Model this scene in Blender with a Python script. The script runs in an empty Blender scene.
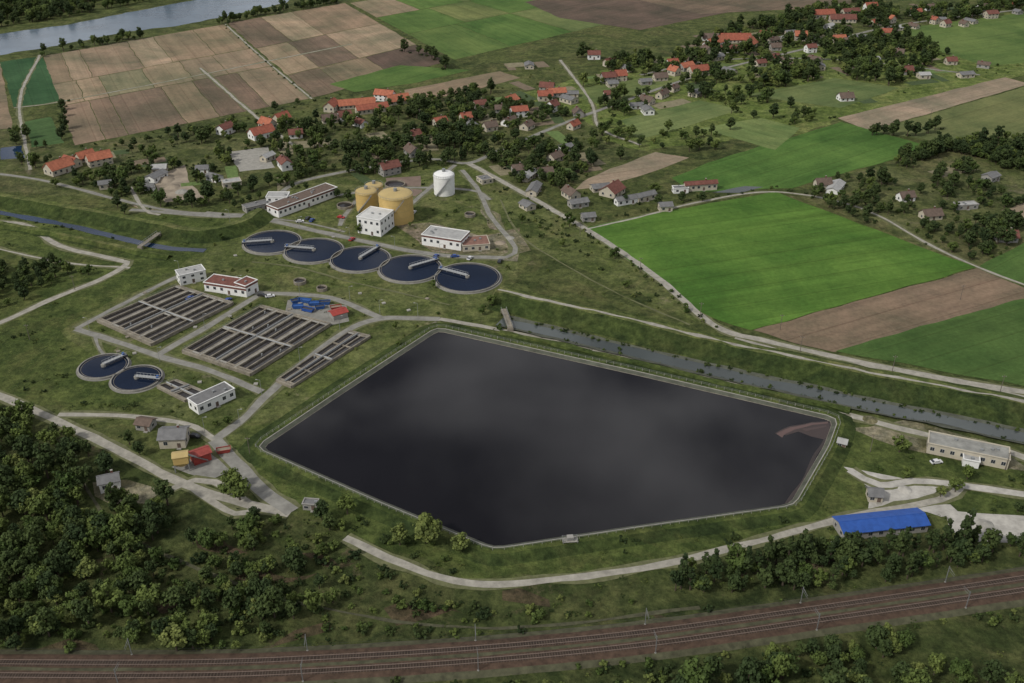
import bpy, math, random
import numpy as np
from mathutils import Vector, noise
random.seed(7); rng=np.random.default_rng(7)
scene=bpy.context.scene
# ---------------------------------------------------------------- survey
H=214.0; PITCH=math.radians(30); F=35/36*1024
def G(u,v,z=0.0):
    """map a surveyed aerial-photo point to its place on the ground (metres)"""
    x=(u-512)/F; y=-(v-341.5)/F
    dy=math.cos(PITCH)+y*math.sin(PITCH); dz=-math.sin(PITCH)+y*math.cos(PITCH)
    t=(H-z)/(-dz)
    return Vector((x*t,dy*t,z))
def GP(pts,z=0.0): return [G(u,v,z) for u,v in pts]
# ---------------------------------------------------------------- materials
MATS={}
def nd(nt,t,**k):
    n=nt.nodes.new(t)
    for a,b in k.items(): setattr(n,a,b)
    return n
def newmat(name):
    m=bpy.data.materials.new(name); m.use_nodes=True
    nt=m.node_tree; b=nt.nodes['Principled BSDF']
    b.inputs['Specular IOR Level'].default_value=0.25
    return m,nt,b
def c4(c,k=1.0): return (min(c[0]*k,1),min(c[1]*k,1),min(c[2]*k,1),1)
def mat(name,col,rough=0.85,var=0.25,scale=0.5,bump=0.0,metal=0.0,spec=0.25):
    if name in MATS: return MATS[name]
    m,nt,b=newmat(name)
    tc=nd(nt,'ShaderNodeTexCoord')
    n1=nd(nt,'ShaderNodeTexNoise'); n1.inputs['Scale'].default_value=scale; n1.inputs['Detail'].default_value=6; n1.inputs['Roughness'].default_value=0.65
    nt.links.new(tc.outputs['Object'],n1.inputs['Vector'])
    r=nd(nt,'ShaderNodeValToRGB'); r.color_ramp.elements[0].position=0.3; r.color_ramp.elements[1].position=0.7
    r.color_ramp.elements[0].color=c4(col,1-var); r.color_ramp.elements[1].color=c4(col,1+var)
    nt.links.new(n1.outputs['Fac'],r.inputs['Fac']); nt.links.new(r.outputs['Color'],b.inputs['Base Color'])
    b.inputs['Roughness'].default_value=rough; b.inputs['Metallic'].default_value=metal; b.inputs['Specular IOR Level'].default_value=spec
    if bump:
        bp=nd(nt,'ShaderNodeBump'); bp.inputs['Strength'].default_value=0.5; bp.inputs['Distance'].default_value=bump
        nt.links.new(n1.outputs['Fac'],bp.inputs['Height']); nt.links.new(bp.outputs['Normal'],b.inputs['Normal'])
    MATS[name]=m; return m
def mixrgb(nt,fac,a,b,bt='MIX'):
    n=nd(nt,'ShaderNodeMix',data_type='RGBA',blend_type=bt)
    for s,val in ((0,fac),(6,a),(7,b)):
        if hasattr(val,'is_linked'): nt.links.new(val,n.inputs[s])
        else: n.inputs[s].default_value=val
    return n.outputs[2]
def noisefac(nt,vec,scale,lo,hi,detail=5,rough=0.6,dist=0.0):
    n=nd(nt,'ShaderNodeTexNoise'); n.inputs['Scale'].default_value=scale; n.inputs['Detail'].default_value=detail; n.inputs['Roughness'].default_value=rough; n.inputs['Distortion'].default_value=dist
    nt.links.new(vec,n.inputs['Vector'])
    m=nd(nt,'ShaderNodeMapRange'); m.inputs[1].default_value=lo; m.inputs[2].default_value=hi
    nt.links.new(n.outputs['Fac'],m.inputs[0]); return m.outputs[0]
def grassmat(name,dark,mid,light,bare=None,bareamt=0.62,s=1.0):
    if name in MATS: return MATS[name]
    m,nt,b=newmat(name)
    tc=nd(nt,'ShaderNodeTexCoord').outputs['Object']
    f1=noisefac(nt,tc,0.012*s,0.38,0.6,6,0.6,0.6)
    f2=noisefac(nt,tc,0.055*s,0.42,0.62,7,0.68,0.8)
    f3=noisefac(nt,tc,0.5*s,0.3,0.7,6,0.75)
    f6=noisefac(nt,tc,0.16*s,0.40,0.6,5,0.7)
    f7=noisefac(nt,tc,0.028*s,0.50,0.66,7,0.7,1.0)
    a=mixrgb(nt,f1,c4(dark),c4(mid))
    c=mixrgb(nt,f2,a,c4(light))
    dry=tuple((light[0]*1.25,light[1]*1.02,light[2]*1.25))
    h=nd(nt,'ShaderNodeMath',operation='MULTIPLY'); nt.links.new(f7,h.inputs[0]); h.inputs[1].default_value=.6
    c=mixrgb(nt,h.outputs[0],c,c4(dry))
    c=mixrgb(nt,1.0,c,mixrgb(nt,f6,(0.66,0.7,0.66,1),(1.2,1.18,1.1,1)),'MULTIPLY')
    if bare:
        f5=noisefac(nt,tc,0.035*s,bareamt,bareamt+0.09,8,0.75,0.5)
        c=mixrgb(nt,f5,c,c4(bare))
    c=mixrgb(nt,1.0,c,mixrgb(nt,f3,(0.52,0.54,0.5,1),(1.46,1.44,1.4,1)),'MULTIPLY')
    nt.links.new(c,b.inputs['Base Color']); b.inputs['Roughness'].default_value=0.95; b.inputs['Specular IOR Level'].default_value=0.1
    bp=nd(nt,'ShaderNodeBump'); bp.inputs['Strength'].default_value=0.7; bp.inputs['Distance'].default_value=0.9
    nt.links.new(f3,bp.inputs['Height']); nt.links.new(bp.outputs['Normal'],b.inputs['Normal'])
    MATS[name]=m; return m
def fieldmat(name,col,ang,var=0.22,stripe=0.16,period=6.0):
    if name in MATS: return MATS[name]
    m,nt,b=newmat(name)
    tc=nd(nt,'ShaderNodeTexCoord').outputs['Object']
    mp=nd(nt,'ShaderNodeMapping'); mp.inputs['Rotation'].default_value=(0,0,-ang); nt.links.new(tc,mp.inputs['Vector'])
    f1=noisefac(nt,tc,0.018,0.35,0.65,7,0.65,0.5)
    f8=noisefac(nt,tc,0.05,0.45,0.65,7,0.7,1.0)
    sep=nd(nt,'ShaderNodeMapping'); sep.inputs['Scale'].default_value=(0.004,1.0/period,1); nt.links.new(mp.outputs['Vector'],sep.inputs['Vector'])
    n2=noisefac(nt,sep.outputs['Vector'],1.0,0.3,0.7,4,0.7)
    f3=noisefac(nt,tc,0.5,0.3,0.7,5,0.7)
    c=mixrgb(nt,f1,c4((col[0]*.88,col[1]*.97,col[2]*.95),1-var),c4((col[0]*1.12,col[1],col[2]*1.05),1+var))
    c=mixrgb(nt,1.0,c,mixrgb(nt,f8,(1.03,1.03,1.03,1),(.84,.86,.88,1)),'MULTIPLY')
    c=mixrgb(nt,1.0,c,mixrgb(nt,n2,(1-stripe,)*3+(1,),(1+stripe,)*3+(1,)),'MULTIPLY')
    wv=nd(nt,'ShaderNodeTexWave'); wv.wave_type='BANDS'; wv.bands_direction='Y'; wv.inputs['Scale'].default_value=0.021; wv.inputs['Distortion'].default_value=0.0
    nt.links.new(mp.outputs['Vector'],wv.inputs['Vector'])
    tr=nd(nt,'ShaderNodeMapRange'); tr.inputs[1].default_value=.985; tr.inputs[2].default_value=1.0; nt.links.new(wv.outputs['Fac'],tr.inputs[0])
    c=mixrgb(nt,1.0,c,mixrgb(nt,tr.outputs[0],(1,1,1,1),(.84,.8,.8,1)),'MULTIPLY')
    c=mixrgb(nt,1.0,c,mixrgb(nt,f3,(0.82,)*3+(1,),(1.18,)*3+(1,)),'MULTIPLY')
    nt.links.new(c,b.inputs['Base Color']); b.inputs['Roughness'].default_value=0.95; b.inputs['Specular IOR Level'].default_value=0.1
    MATS[name]=m; return m
def watermat(name,col,rough=0.06,bump=0.02,bscale=0.6):
    m,nt,b=newmat(name)
    tc=nd(nt,'ShaderNodeTexCoord').outputs['Object']
    f=noisefac(nt,tc,0.02,0.35,0.65,5,0.6)
    c=mixrgb(nt,f,c4(col,0.8),c4(col,1.2)); nt.links.new(c,b.inputs['Base Color'])
    b.inputs['Roughness'].default_value=rough; b.inputs['Specular IOR Level'].default_value=0.5; b.inputs['IOR'].default_value=1.33
    n=nd(nt,'ShaderNodeTexNoise'); n.inputs['Scale'].default_value=bscale; n.inputs['Detail'].default_value=3; nt.links.new(tc,n.inputs['Vector'])
    bp=nd(nt,'ShaderNodeBump'); bp.inputs['Strength'].default_value=0.3; bp.inputs['Distance'].default_value=bump
    nt.links.new(n.outputs['Fac'],bp.inputs['Height']); nt.links.new(bp.outputs['Normal'],b.inputs['Normal'])
    MATS[name]=m; return m
GROUND=grassmat('ground_grass',(0.038,0.052,0.019),(0.068,0.086,0.029),(0.105,0.122,0.046),(0.14,0.12,0.075),0.62)
MEADOW=grassmat('meadow_grass',(0.078,0.11,0.028),(0.112,0.155,0.04),(0.16,0.195,0.066),(0.17,0.16,0.085),0.68)
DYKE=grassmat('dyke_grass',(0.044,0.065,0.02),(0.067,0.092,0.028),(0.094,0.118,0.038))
DYKED=grassmat('dyke_dark_shaded_grass',(0.027,0.042,0.016),(0.038,0.057,0.019),(0.06,0.082,0.026))  # darker copy of the dyke grass, slope shade put into its colour
DYKEL=grassmat('dyke_lit_crest_grass',(0.08,0.105,0.034),(0.10,0.126,0.04),(0.14,0.155,0.063))  # lighter copy of the dyke grass, paints the dyke top as lit
LAWN=grassmat('plant_lawn',(0.062,0.083,0.027),(0.092,0.115,0.037),(0.132,0.148,0.06),(0.20,0.175,0.115),0.61)
SCRUB=grassmat('scrub_ground',(0.026,0.038,0.015),(0.048,0.064,0.022),(0.082,0.096,0.037),(0.12,0.095,0.06),0.58)
SCRUBT=grassmat('village_ground',(0.047,0.062,0.024),(0.076,0.093,0.033),(0.125,0.135,0.06),(0.16,0.14,0.095),0.6)
ROADM=mat('pale_gravel_track',(0.28,0.265,0.225),0.95,0.3,0.3)
CONCR=mat('concrete_road',(0.205,0.20,0.178),0.9,0.28,0.25)
GRAVW=mat('white_gravel',(0.36,0.345,0.31),0.95,0.3,0.25)
DIRT=mat('bare_dirt',(0.25,0.21,0.16),0.95,0.35,0.12)
CONC=mat('concrete',(0.27,0.26,0.23),0.85,0.25,0.4)
CONCB=mat('weathered_concrete',(0.205,0.183,0.145),0.85,0.4,0.4)
LINING=mat('pond_lining',(0.075,0.08,0.06),0.9,0.35,0.3)
WHITE=mat('white_plaster',(0.70,0.70,0.68),0.7,0.08,0.4)
CREAM=mat('cream_plaster',(0.44,0.40,0.32),0.8,0.12,0.4)
GREYW=mat('grey_plaster',(0.28,0.27,0.25),0.8,0.15,0.4)
YELLOW=mat('yellow_cladding',(0.52,0.37,0.14),0.5,0.1,0.25)
YROOF=mat('yellow_roof',(0.42,0.32,0.14),0.6,0.12,0.2)
REDR=mat('red_tile_roof',(0.27,0.088,0.056),0.85,0.3,0.6)
ORR=mat('orange_tile_roof',(0.34,0.12,0.07),0.85,0.3,0.6)
DRR=mat('dark_red_roof',(0.15,0.062,0.048),0.85,0.3,0.6)
BRR=mat('brown_roof',(0.12,0.088,0.07),0.85,0.25,0.6)
GRR=mat('grey_roof',(0.15,0.15,0.15),0.85,0.25,0.4)
LGR=mat('light_grey_roof',(0.32,0.32,0.31),0.8,0.2,0.4)
BLUE=mat('blue_sheet_metal',(0.025,0.08,0.30),0.55,0.2,0.5)
BLUED=mat('dull_blue_paint',(0.03,0.09,0.27),0.6,0.25,0.5)
REDP=mat('red_paint',(0.30,0.05,0.04),0.6,0.25,0.5)
GLASS=mat('window_glass',(0.03,0.035,0.045),0.1,0.2,0.5,spec=0.6)
FRAME=mat('window_frame',(0.5,0.5,0.48),0.6,0.05)
STEEL=mat('galvanised_steel',(0.26,0.27,0.27),0.5,0.15,1.0,metal=0.3)
BRIDGE=mat('bridge_grating',(0.33,0.34,0.34),0.7,0.15,1.0)
MAST=mat('mast_steel',(0.16,0.165,0.165),0.7,0.15,1.0)
DARKM=mat('dark_metal',(0.05,0.05,0.055),0.6,0.2)
BARK=mat('bark',(0.07,0.055,0.04),0.95,0.3,3.0)
BALLAST=mat('railway_ballast',(0.065,0.042,0.029),0.95,0.45,0.5,bump=0.1)
BALLD=mat('oily_ballast',(0.04,0.028,0.021),0.95,0.4,0.5)
SHOULD=mat('railway_shoulder',(0.065,0.065,0.038),0.95,0.45,0.4)
SLEEP=mat('sleepers',(0.08,0.063,0.05),0.95,0.35,1.0)
RAIL=mat('rust_rail',(0.22,0.165,0.135),0.45,0.2,1.0,metal=0.3)
WOODP=mat('weathered_pole',(0.14,0.12,0.10),0.9,0.2)
TYRE=mat('tyre_rubber',(0.02,0.02,0.02),0.9,0.1)
DIRTV=mat('worn_verge',(0.11,0.115,0.055),0.95,0.35,0.4)
POND=watermat('pond_water',(0.0085,0.008,0.0095),0.05,0.008,0.5)
CLW=watermat('clarifier_water',(0.008,0.014,0.030),0.06,0.01)
BASW=watermat('basin_water',(0.03,0.027,0.026),0.12,0.04)
CANW=watermat('canal_water',(0.06,0.07,0.068),0.08,0.02)
RIVW=watermat('river_water',(0.10,0.135,0.17),0.2,0.05)
BLW=watermat('blue_canal_water',(0.012,0.028,0.06),0.08,0.02)
# ---------------------------------------------------------------- mesh helper
class B:
    def __init__(s): s.v=[]; s.f=[]; s.m=[]; s.mats=[]
    def mi(s,m):
        if m not in s.mats: s.mats.append(m)
        return s.mats.index(m)
    def face(s,pts,m):
        i=len(s.v); s.v+= [tuple(p) for p in pts]; s.f.append(tuple(range(i,i+len(pts)))); s.m.append(s.mi(m))
    def box(s,x0,x1,y0,y1,z0,z1,m,rot=0,c=(0,0)):
        i=len(s.v); cr,sr=math.cos(rot),math.sin(rot)
        for z in (z0,z1):
            for x,y in ((x0,y0),(x1,y0),(x1,y1),(x0,y1)):
                s.v.append((c[0]+x*cr-y*sr,c[1]+x*sr+y*cr,z))
        for q in ((0,3,2,1),(4,5,6,7),(0,1,5,4),(1,2,6,5),(2,3,7,6),(3,0,4,7)):
            s.f.append(tuple(i+k for k in q)); s.m.append(s.mi(m))
    def cyl(s,x,y,z0,z1,r0,r1,m,n=48,cap=True):
        i=len(s.v)
        for z,r in ((z0,r0),(z1,r1)):
            for k in range(n):
                a=2*math.pi*k/n; s.v.append((x+r*math.cos(a),y+r*math.sin(a),z))
        for k in range(n):
            s.f.append((i+k,i+(k+1)%n,i+n+(k+1)%n,i+n+k)); s.m.append(s.mi(m))
        if cap:
            s.f.append(tuple(i+n+k for k in range(n))); s.m.append(s.mi(m))
    def ring(s,x,y,z0,z1,r0,r1,m,n=64):
        i=len(s.v)
        for r,z in ((r1,z0),(r1,z1),(r0,z1),(r0,z0)):
            for k in range(n):
                a=2*math.pi*k/n; s.v.append((x+r*math.cos(a),y+r*math.sin(a),z))
        for j in range(3):
            for k in range(n):
                s.f.append((i+j*n+k,i+j*n+(k+1)%n,i+(j+1)*n+(k+1)%n,i+(j+1)*n+k)); s.m.append(s.mi(m))
    def beam(s,p,q,w,h,m):
        p=Vector(p); q=Vector(q); d=(q-p); d2=Vector((d.x,d.y,0))
        if d2.length<1e-5: return
        nrm=Vector((-d2.y,d2.x,0)).normalized()*w/2; i=len(s.v); hh=Vector((0,0,h))
        for a in (p-nrm-hh,q-nrm-hh,q+nrm-hh,p+nrm-hh,p-nrm,q-nrm,q+nrm,p+nrm): s.v.append(tuple(a))
        for qd in ((0,3,2,1),(4,5,6,7),(0,1,5,4),(1,2,6,5),(2,3,7,6),(3,0,4,7)):
            s.f.append(tuple(i+k for k in qd)); s.m.append(s.mi(m))
    def obj(s,name,loc=(0,0,0),rot=0,parent=None,smooth=False):
        me=bpy.data.meshes.new(name); me.from_pydata(s.v,[],s.f)
        for m in s.mats: me.materials.append(m)
        me.polygons.foreach_set('material_index',s.m)
        if smooth: me.polygons.foreach_set('use_smooth',[True]*len(s.f))
        me.update()
        o=bpy.data.objects.new(name,me); scene.collection.objects.link(o)
        o.location=loc; o.rotation_euler=(0,0,rot)
        if parent: o.parent=parent
        return o
def empty(name,loc,rot=0,s=1):
    o=bpy.data.objects.new(name,None); scene.collection.objects.link(o); o.location=loc; o.rotation_euler=(0,0,rot); o.scale=(s,s,s); return o
EXC=[]; EXF=[]; EXP=[]; BLD=[]
def jitter_edges(P,step=7,amp=0.8,z=0):
    out=[]; n=len(P)
    for i in range(n):
        a,b=P[i],P[(i+1)%n]; L=(b-a).length; k=min(200,max(1,int(L/step)))
        for j in range(k):
            p=a.lerp(b,j/k)
            o=noise.noise_vector(Vector((p.x*0.07,p.y*0.07,1.3)))*amp*1.5
            out.append(Vector((p.x+o.x,p.y+o.y,z)))
    return out
def patch(name,pts,z,m,amp=0.8,exc=False,world=False):
    P=pts if world else GP(pts,z)
    b=B(); b.face(jitter_edges(P,7 if amp<3 else 4,amp,z) if amp else P,m)
    if exc=='f': EXF.append([(p.x,p.y) for p in P])
    elif exc: EXC.append([(p.x,p.y) for p in P])
    o=b.obj(name)
    if o.data.polygons[0].normal.z<0: o.data.flip_normals()
    return o
def catmull(P,step=4.0):
    if len(P)==2:
        n=max(1,int((P[1]-P[0]).length/step)); return [P[0].lerp(P[1],i/n) for i in range(n+1)]
    Q=[P[0]*2-P[1]]+P+[P[-1]*2-P[-2]]; out=[]
    for i in range(1,len(Q)-2):
        p0,p1,p2,p3=Q[i-1:i+3]; n=max(1,int((p2-p1).length/step))
        for j in range(n):
            t=j/n
            out.append(0.5*((2*p1)+(p2-p0)*t+(2*p0-5*p1+4*p2-p3)*t*t+(3*p1-p0-3*p2+p3)*t**3))
    out.append(P[-1]); return out
def normals2(C):
    N=[]; n=len(C)
    for i in range(n):
        d=C[min(i+1,n-1)]-C[max(i-1,0)]; N.append(Vector((-d.y,d.x,0)).normalized())
    return N
def sweep(name,C,profile,mats,wob=0.0):
    N=normals2(C); b=B(); rows=[]
    for i,(c,n) in enumerate(zip(C,N)):
        r=[]
        for o,z in profile:
            w=wob*noise.noise(Vector((c.x*0.1,c.y*0.1,o)))*2 if wob else 0
            r.append(Vector((c.x+n.x*(o+w),c.y+n.y*(o+w),z)))
        rows.append(r)
    for i in range(len(rows)-1):
        for j in range(len(profile)-1):
            b.face((rows[i][j],rows[i][j+1],rows[i+1][j+1],rows[i+1][j])[::-1],mats[j] if isinstance(mats,list) else mats)
    return b.obj(name)
RW=0.66; rid=[0]
def road(name,pts,w,z,m,exc=True,verge=True):
    rid[0]+=1; w*=RW; z+=rid[0]*0.0003
    C=catmull(GP(pts,0),4)
    if verge: sweep('road_verge',C,[(-w/2-1.1,z-0.03),(w/2+1.1,z-0.03)],DIRTV,0.8)
    sweep(name,C,[(-w/2,z),(w/2,z)],m,0.3)
    if exc:
        for c in C: EXP.append((c.x,c.y,w/2+1.3))
    return C
# ---------------------------------------------------------------- ground
b=B(); b.face([(-9000,-1500,0),(9000,-1500,0),(9000,14000,0),(-9000,14000,0)],GROUND); b.obj('ground')
patch('river_water',[(-60,44),(0,34),(60,26),(130,12),(190,1),(225,-9),(310,-14),(285,3),(190,24),(120,33),(60,45),(0,55),(-60,66)],0.05,RIVW,3,True)
patch('meadow',[(520,95),(640,60),(760,50),(1060,5),(1060,60),(1010,78),(840,118),(800,135),(700,120),(600,128)],0.03,MEADOW,4)
patch('meadow',[(600,110),(655,95),(760,92),(845,105),(830,125),(740,140),(640,150),(600,140)],0.036,MEADOW,4)
patch('scrub',[(-80,395),(60,430),(170,482),(290,512),(345,540),(470,586),(700,565),(1060,510),(1060,590),(800,620),(500,655),(-80,670)],0.02,SCRUB,3)
patch('scrub',[(-80,690),(500,670),(800,632),(1060,592),(1060,760),(-80,760)],0.024,SCRUB,2)
patch('scrub',[(0,112),(60,148),(200,130),(420,100),(560,95),(600,130),(640,150),(590,188),(470,160),(420,150),(250,178),(150,205),(0,190)],0.02,SCRUBT,4)
patch('scrub',[(835,180),(935,148),(1060,130),(1060,240),(975,268),(870,225),(800,197)],0.022,SCRUBT,4)
patch('plant_lawn',[(60,330),(185,262),(235,215),(300,185),(430,165),(470,165),(515,235),(520,262),(500,315),(440,320),(260,450),(220,440),(150,405)],0.03,LAWN,3)
patch('dyke_meadow',[(-60,190),(0,195),(120,215),(235,212),(190,262),(60,330),(-60,372)],0.028,DYKE,3)
patch('dyke_meadow',[(520,190),(470,165),(515,240),(560,262),(700,322),(715,318),(590,228)],0.031,LAWN,3)
patch('meadow',[(-60,325),(60,330),(150,400),(60,412),(-60,385)],0.026,DYKE,3)
patch('mown_strip',[(800,500),(850,430),(930,445),(1060,480),(1060,515),(850,515),(700,560),(470,578),(345,532),(262,485),(225,440),(260,452),(490,553),(780,512)],0.033,DYKE,2)
# ---------- fields
def ang(a,b_):
    p,q=G(*a),G(*b_); return math.atan2(q.y-p.y,q.x-p.x)
fid=[0]
def field(pts,col,dirp=None,world=False,**k):
    fid[0]+=1
    if world: d=dirp; a=math.atan2(d.y,d.x)
    else: a=ang(*dirp) if dirp else ang(pts[0],pts[1])
    patch('crop_field' if col[1]>col[0]*1.15 else 'ploughed_field',pts,0.05+0.0012*fid[0],fieldmat('field_soil_%d'%fid[0],col,a,**k),1.0,'f',world)
TAN=(0.235,0.192,0.122); TAN2=(0.19,0.153,0.098); BRN=(0.135,0.106,0.072); DB=(0.098,0.077,0.056); GRN=(0.078,0.135,0.034); DGR=(0.036,0.085,0.035); YGR=(0.12,0.152,0.052)
def quadgrid(c,us,vs,cols):
    P=[G(*q) for q in c]; k=0
    # edges of the strips are not exactly aligned from one row to the next
    for j in range(len(vs)-1):
        sh=[0]+[random.uniform(-.03,.03) for _ in us[1:-1]]+[0]
        U=[a+s for a,s in zip(us,sh)]
        for i in range(len(us)-1):
            g=0.0015
            def bl(s,t): return P[0].lerp(P[1],s).lerp(P[3].lerp(P[2],s),t)
            q=[bl(U[i]+g,vs[j]+g),bl(U[i+1]-g,vs[j]+g),bl(U[i+1]-g,vs[j+1]-g*2),bl(U[i]+g,vs[j+1]-g*2)]
            col=cols[k%len(cols)]; k+=1
            if col is None: continue
            kk=random.uniform(.9,1.1); col=tuple(x*kk*random.uniform(.98,1.02) for x in col)
            field(q,col,q[3]-q[0],world=True)
field([(-50,66),(0,60),(12,128),(-50,135)],TAN2)
field([(0,62),(42,56),(65,101),(14,108)],DGR,((0,62),(14,108)))
field([(24,122),(50,117),(64,143),(32,147)],(0.05,0.095,0.033))
quadgrid([(43,56),(225,24),(310,99),(75,146)],[0,.1,.2,.42,.6,.8,1],[0,.38,.62,1],
  [TAN2,TAN,TAN2,TAN,TAN,(.23,.182,.115),  TAN,TAN,(.15,.15,.085),TAN,TAN2,TAN,  (.17,.135,.088),BRN,BRN,TAN2,BRN,TAN2])
quadgrid([(227,23),(345,3),(446,62),(313,98)],[0,.25,.55,1],[0,.4,.75,1],[BRN,TAN,TAN2,TAN,BRN,(.24,.195,.125),BRN,TAN2,DB])
quadgrid([(350,3),(480,-18),(640,16),(455,60)],[0,.3,.6,1],[0,.3,.6,1],[TAN,GRN,YGR,GRN,YGR,GRN,(.08,.125,.035),GRN,YGR])
field([(330,84),(400,65),(470,70),(420,82),(355,92)],GRN)
field([(405,90),(500,71),(520,78),(450,96),(405,98)],TAN2)
field([(525,2),(600,-12),(760,0),(760,6),(640,30),(560,18)],DB)
field([(640,0),(700,-14),(860,-22),(850,6),(700,14)],BRN)
field([(905,28),(1060,8),(1060,60),(985,66),(920,45)],(0.09,0.14,0.038))
field([(838,118),(1005,77),(1030,84),(868,131)],(0.22,0.185,0.125))
field([(869,131.5),(1031,85),(1060,92),(1060,140),(940,142)],(0.112,0.133,0.05))
field([(672,178),(715,160),(842,122),(935,148),(790,188),(745,190),(690,192)],(0.065,0.13,0.028),((715,160),(842,122)))
field([(596,187),(575,190),(588,178),(655,152),(690,158),(640,176)],(0.24,0.197,0.135))
field([(583,228),(640,216),(775,192),(975,267),(750,331),(700,312)],(0.07,0.142,0.025),((700,312),(975,267)),var=0.2,stripe=0.24,period=9)
field([(752,331),(976,268),(1060,302),(1060,304),(832,352)],(0.155,0.122,0.08),((752,331),(976,268)))
field([(834,351),(1024,298),(1070,305),(1070,400),(1024,386),(900,363)],(0.054,0.10,0.026),((834,351),(1024,298)))
field([(978,266),(1060,225),(1060,300)],(0.062,0.115,0.029))
field([(560,92),(640,78),(720,62),(740,66),(600,104)],(0.112,0.145,0.05))
field([(775,150),(700,128),(760,118),(800,128)],(0.12,0.165,0.055))
field([(620,120),(700,100),(740,110),(640,140)],(0.122,0.16,0.057))
field([(745,95),(835,78),(900,88),(840,108)],(0.105,0.14,0.05))
def yard(pts,m=DIRT,z=0.09,amp=1.0,exc=True): patch('yard',pts,z,m,amp,exc)
SAND=grassmat('dry_sandy_ground',(0.12,0.115,0.065),(0.17,0.155,0.095),(0.26,0.235,0.18))
yard([(150,178),(185,165),(192,185),(205,198),(165,202)],DIRT,amp=2)
yard([(228,152),(268,147),(275,168),(240,172)],CONC)
yard([(845,468),(900,474),(945,487),(930,497),(900,512),(870,510),(868,488)],GRAVW,amp=2)
yard([(905,420),(985,442),(1030,470),(925,455),(850,430)],SAND,0.07,2,False)
yard([(945,508),(1040,518),(1060,545),(975,540),(950,530)],GRAVW,amp=2)
yard([(880,505),(950,503),(960,512),(940,516),(925,512)],GRAVW,0.075,2,False)
yard([(170,468),(215,446),(232,470),(210,480)],CONCR)
yard([(92,482),(128,480),(165,490),(146,503),(112,503),(96,496)],SAND,0.075,1.5,True)
yard([(385,178),(420,176),(425,196),(385,196)],mat('yard_brown',(0.17,0.125,0.10),0.9,0.2,0.2))
yard([(395,225),(430,222),(520,246),(518,262),(440,258)],SAND,0.08,exc=False)
yard([(288,300),(345,305),(350,322),(320,328),(285,314)],CONCR,0.08,exc=False)
yard([(1000,210),(1060,195),(1060,222),(1015,220)],mat('tan_soil',(0.24,0.19,0.13),0.9,0.2,0.1))
yard([(480,235),(520,228),(530,250),(500,258)],SAND,0.075,2,False)
yard([(480,205),(500,215),(505,232),(488,228)],SAND,0.074,3,False)
yard([(130,205),(160,208),(200,214),(150,212)],SAND,0.073,2,False)
BSOIL=grassmat('brown_scrub_soil',(0.04,0.042,0.02),(0.075,0.06,0.038),(0.10,0.078,0.05))
for q in ((265,575),(180,605),(330,560),(75,650),(420,618),(560,640),(210,545),(690,610),(300,636),(520,600)):
    u,v=q; s=random.uniform(.7,1.5); yard([(u-22*s,v-4),(u,v-8*s),(u+20,v-3),(u+30*s,v+4),(u,v+7),(u-18,v+5*s)],BSOIL,0.05,6,False)
# ---------------------------------------------------------------- roads
road('country_road',[(468,163),(530,197),(600,238),(660,280),(715,326),(770,342),(850,360),(940,378),(1060,398)],5.5,0.12,ROADM)
road('dirt_track',[(583,230),(640,217),(700,202),(775,192),(860,208),(930,245),(980,268),(1060,298)],2.5,0.12,ROADM)
road('dirt_track',[(735,338),(800,355),(900,372),(1060,404)],2.5,0.12,ROADM)
road('village_road',[(130,210),(250,215),(300,182),(420,160),(468,163),(500,150),(560,125),(600,110),(700,75),(800,50),(900,25),(1060,5)],5,0.12,CONCR)
road('village_road',[(-40,170),(40,180),(120,200),(180,212),(250,215)],4,0.12,CONCR)
road('dirt_track',[(40,55),(20,100),(30,170)],3,0.12,ROADM)
road('dirt_track',[(200,68),(260,120),(300,150)],3,0.12,ROADM)
road('dirt_track',[(225,24),(265,60),(312,99)],2,0.13,ROADM)
road('dirt_track',[(14,108),(65,101),(200,75),(352,44)],1.8,0.13,ROADM)
road('dirt_track',[(130,187),(145,210),(160,215)],3,0.12,ROADM)
road('village_road',[(560,60),(590,100),(600,128),(640,145)],3,0.12,ROADM)
road('village_road',[(640,75),(720,60),(840,60),(980,75)],3.5,0.12,CONCR)
road('gravel_track',[(-40,222),(0,222),(28,226),(60,246),(118,260),(126,265),(100,280),(50,300),(0,323),(-40,335)],5,0.12,ROADM)
road('gravel_track',[(-60,372),(0,396),(55,420),(110,446),(175,480),(230,500),(290,514)],5.5,0.12,ROADM)
road('gravel_track',[(58,415),(120,416),(185,424),(215,440)],4,0.12,ROADM)
road('gravel_track',[(215,440),(235,462),(262,490),(292,512)],8,0.12,CONCR)
road('gravel_track',[(345,538),(400,563),(470,584),(560,579),(660,565),(760,541),(850,517),(940,500),(960,488)],4.2,0.12,ROADM)
road('gravel_track',[(165,492),(195,480),(215,482),(250,505)],4,0.12,ROADM)
road('gravel_track',[(190,486),(210,500),(235,514),(252,512)],4,0.12,ROADM)
road('plant_road',[(215,440),(245,418),(262,400),(300,366),(345,332),(380,319),(440,319)],5.5,0.12,CONCR)
road('plant_road',[(76,329),(120,343),(168,359),(210,371),(262,392)],5,0.12,CONCR)
road('plant_road',[(76,329),(125,303),(180,276),(205,272)],4,0.12,CONCR)
road('plant_road',[(158,355),(210,325),(262,293)],5,0.12,CONCR)
road('plant_road',[(205,290),(262,293),(330,298),(380,318)],5,0.12,CONCR)
road('plant_road',[(205,213),(262,219),(330,234),(430,254),(505,258)],6,0.12,CONCR)
road('plant_road',[(410,205),(430,188),(455,165)],4,0.12,CONCR)
road('plant_road',[(262,219),(290,205),(340,195),(400,188),(470,190),(490,200)],4,0.12,CONCR)
road('plant_road',[(340,226),(345,215),(365,190)],4,0.12,CONCR)
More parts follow.
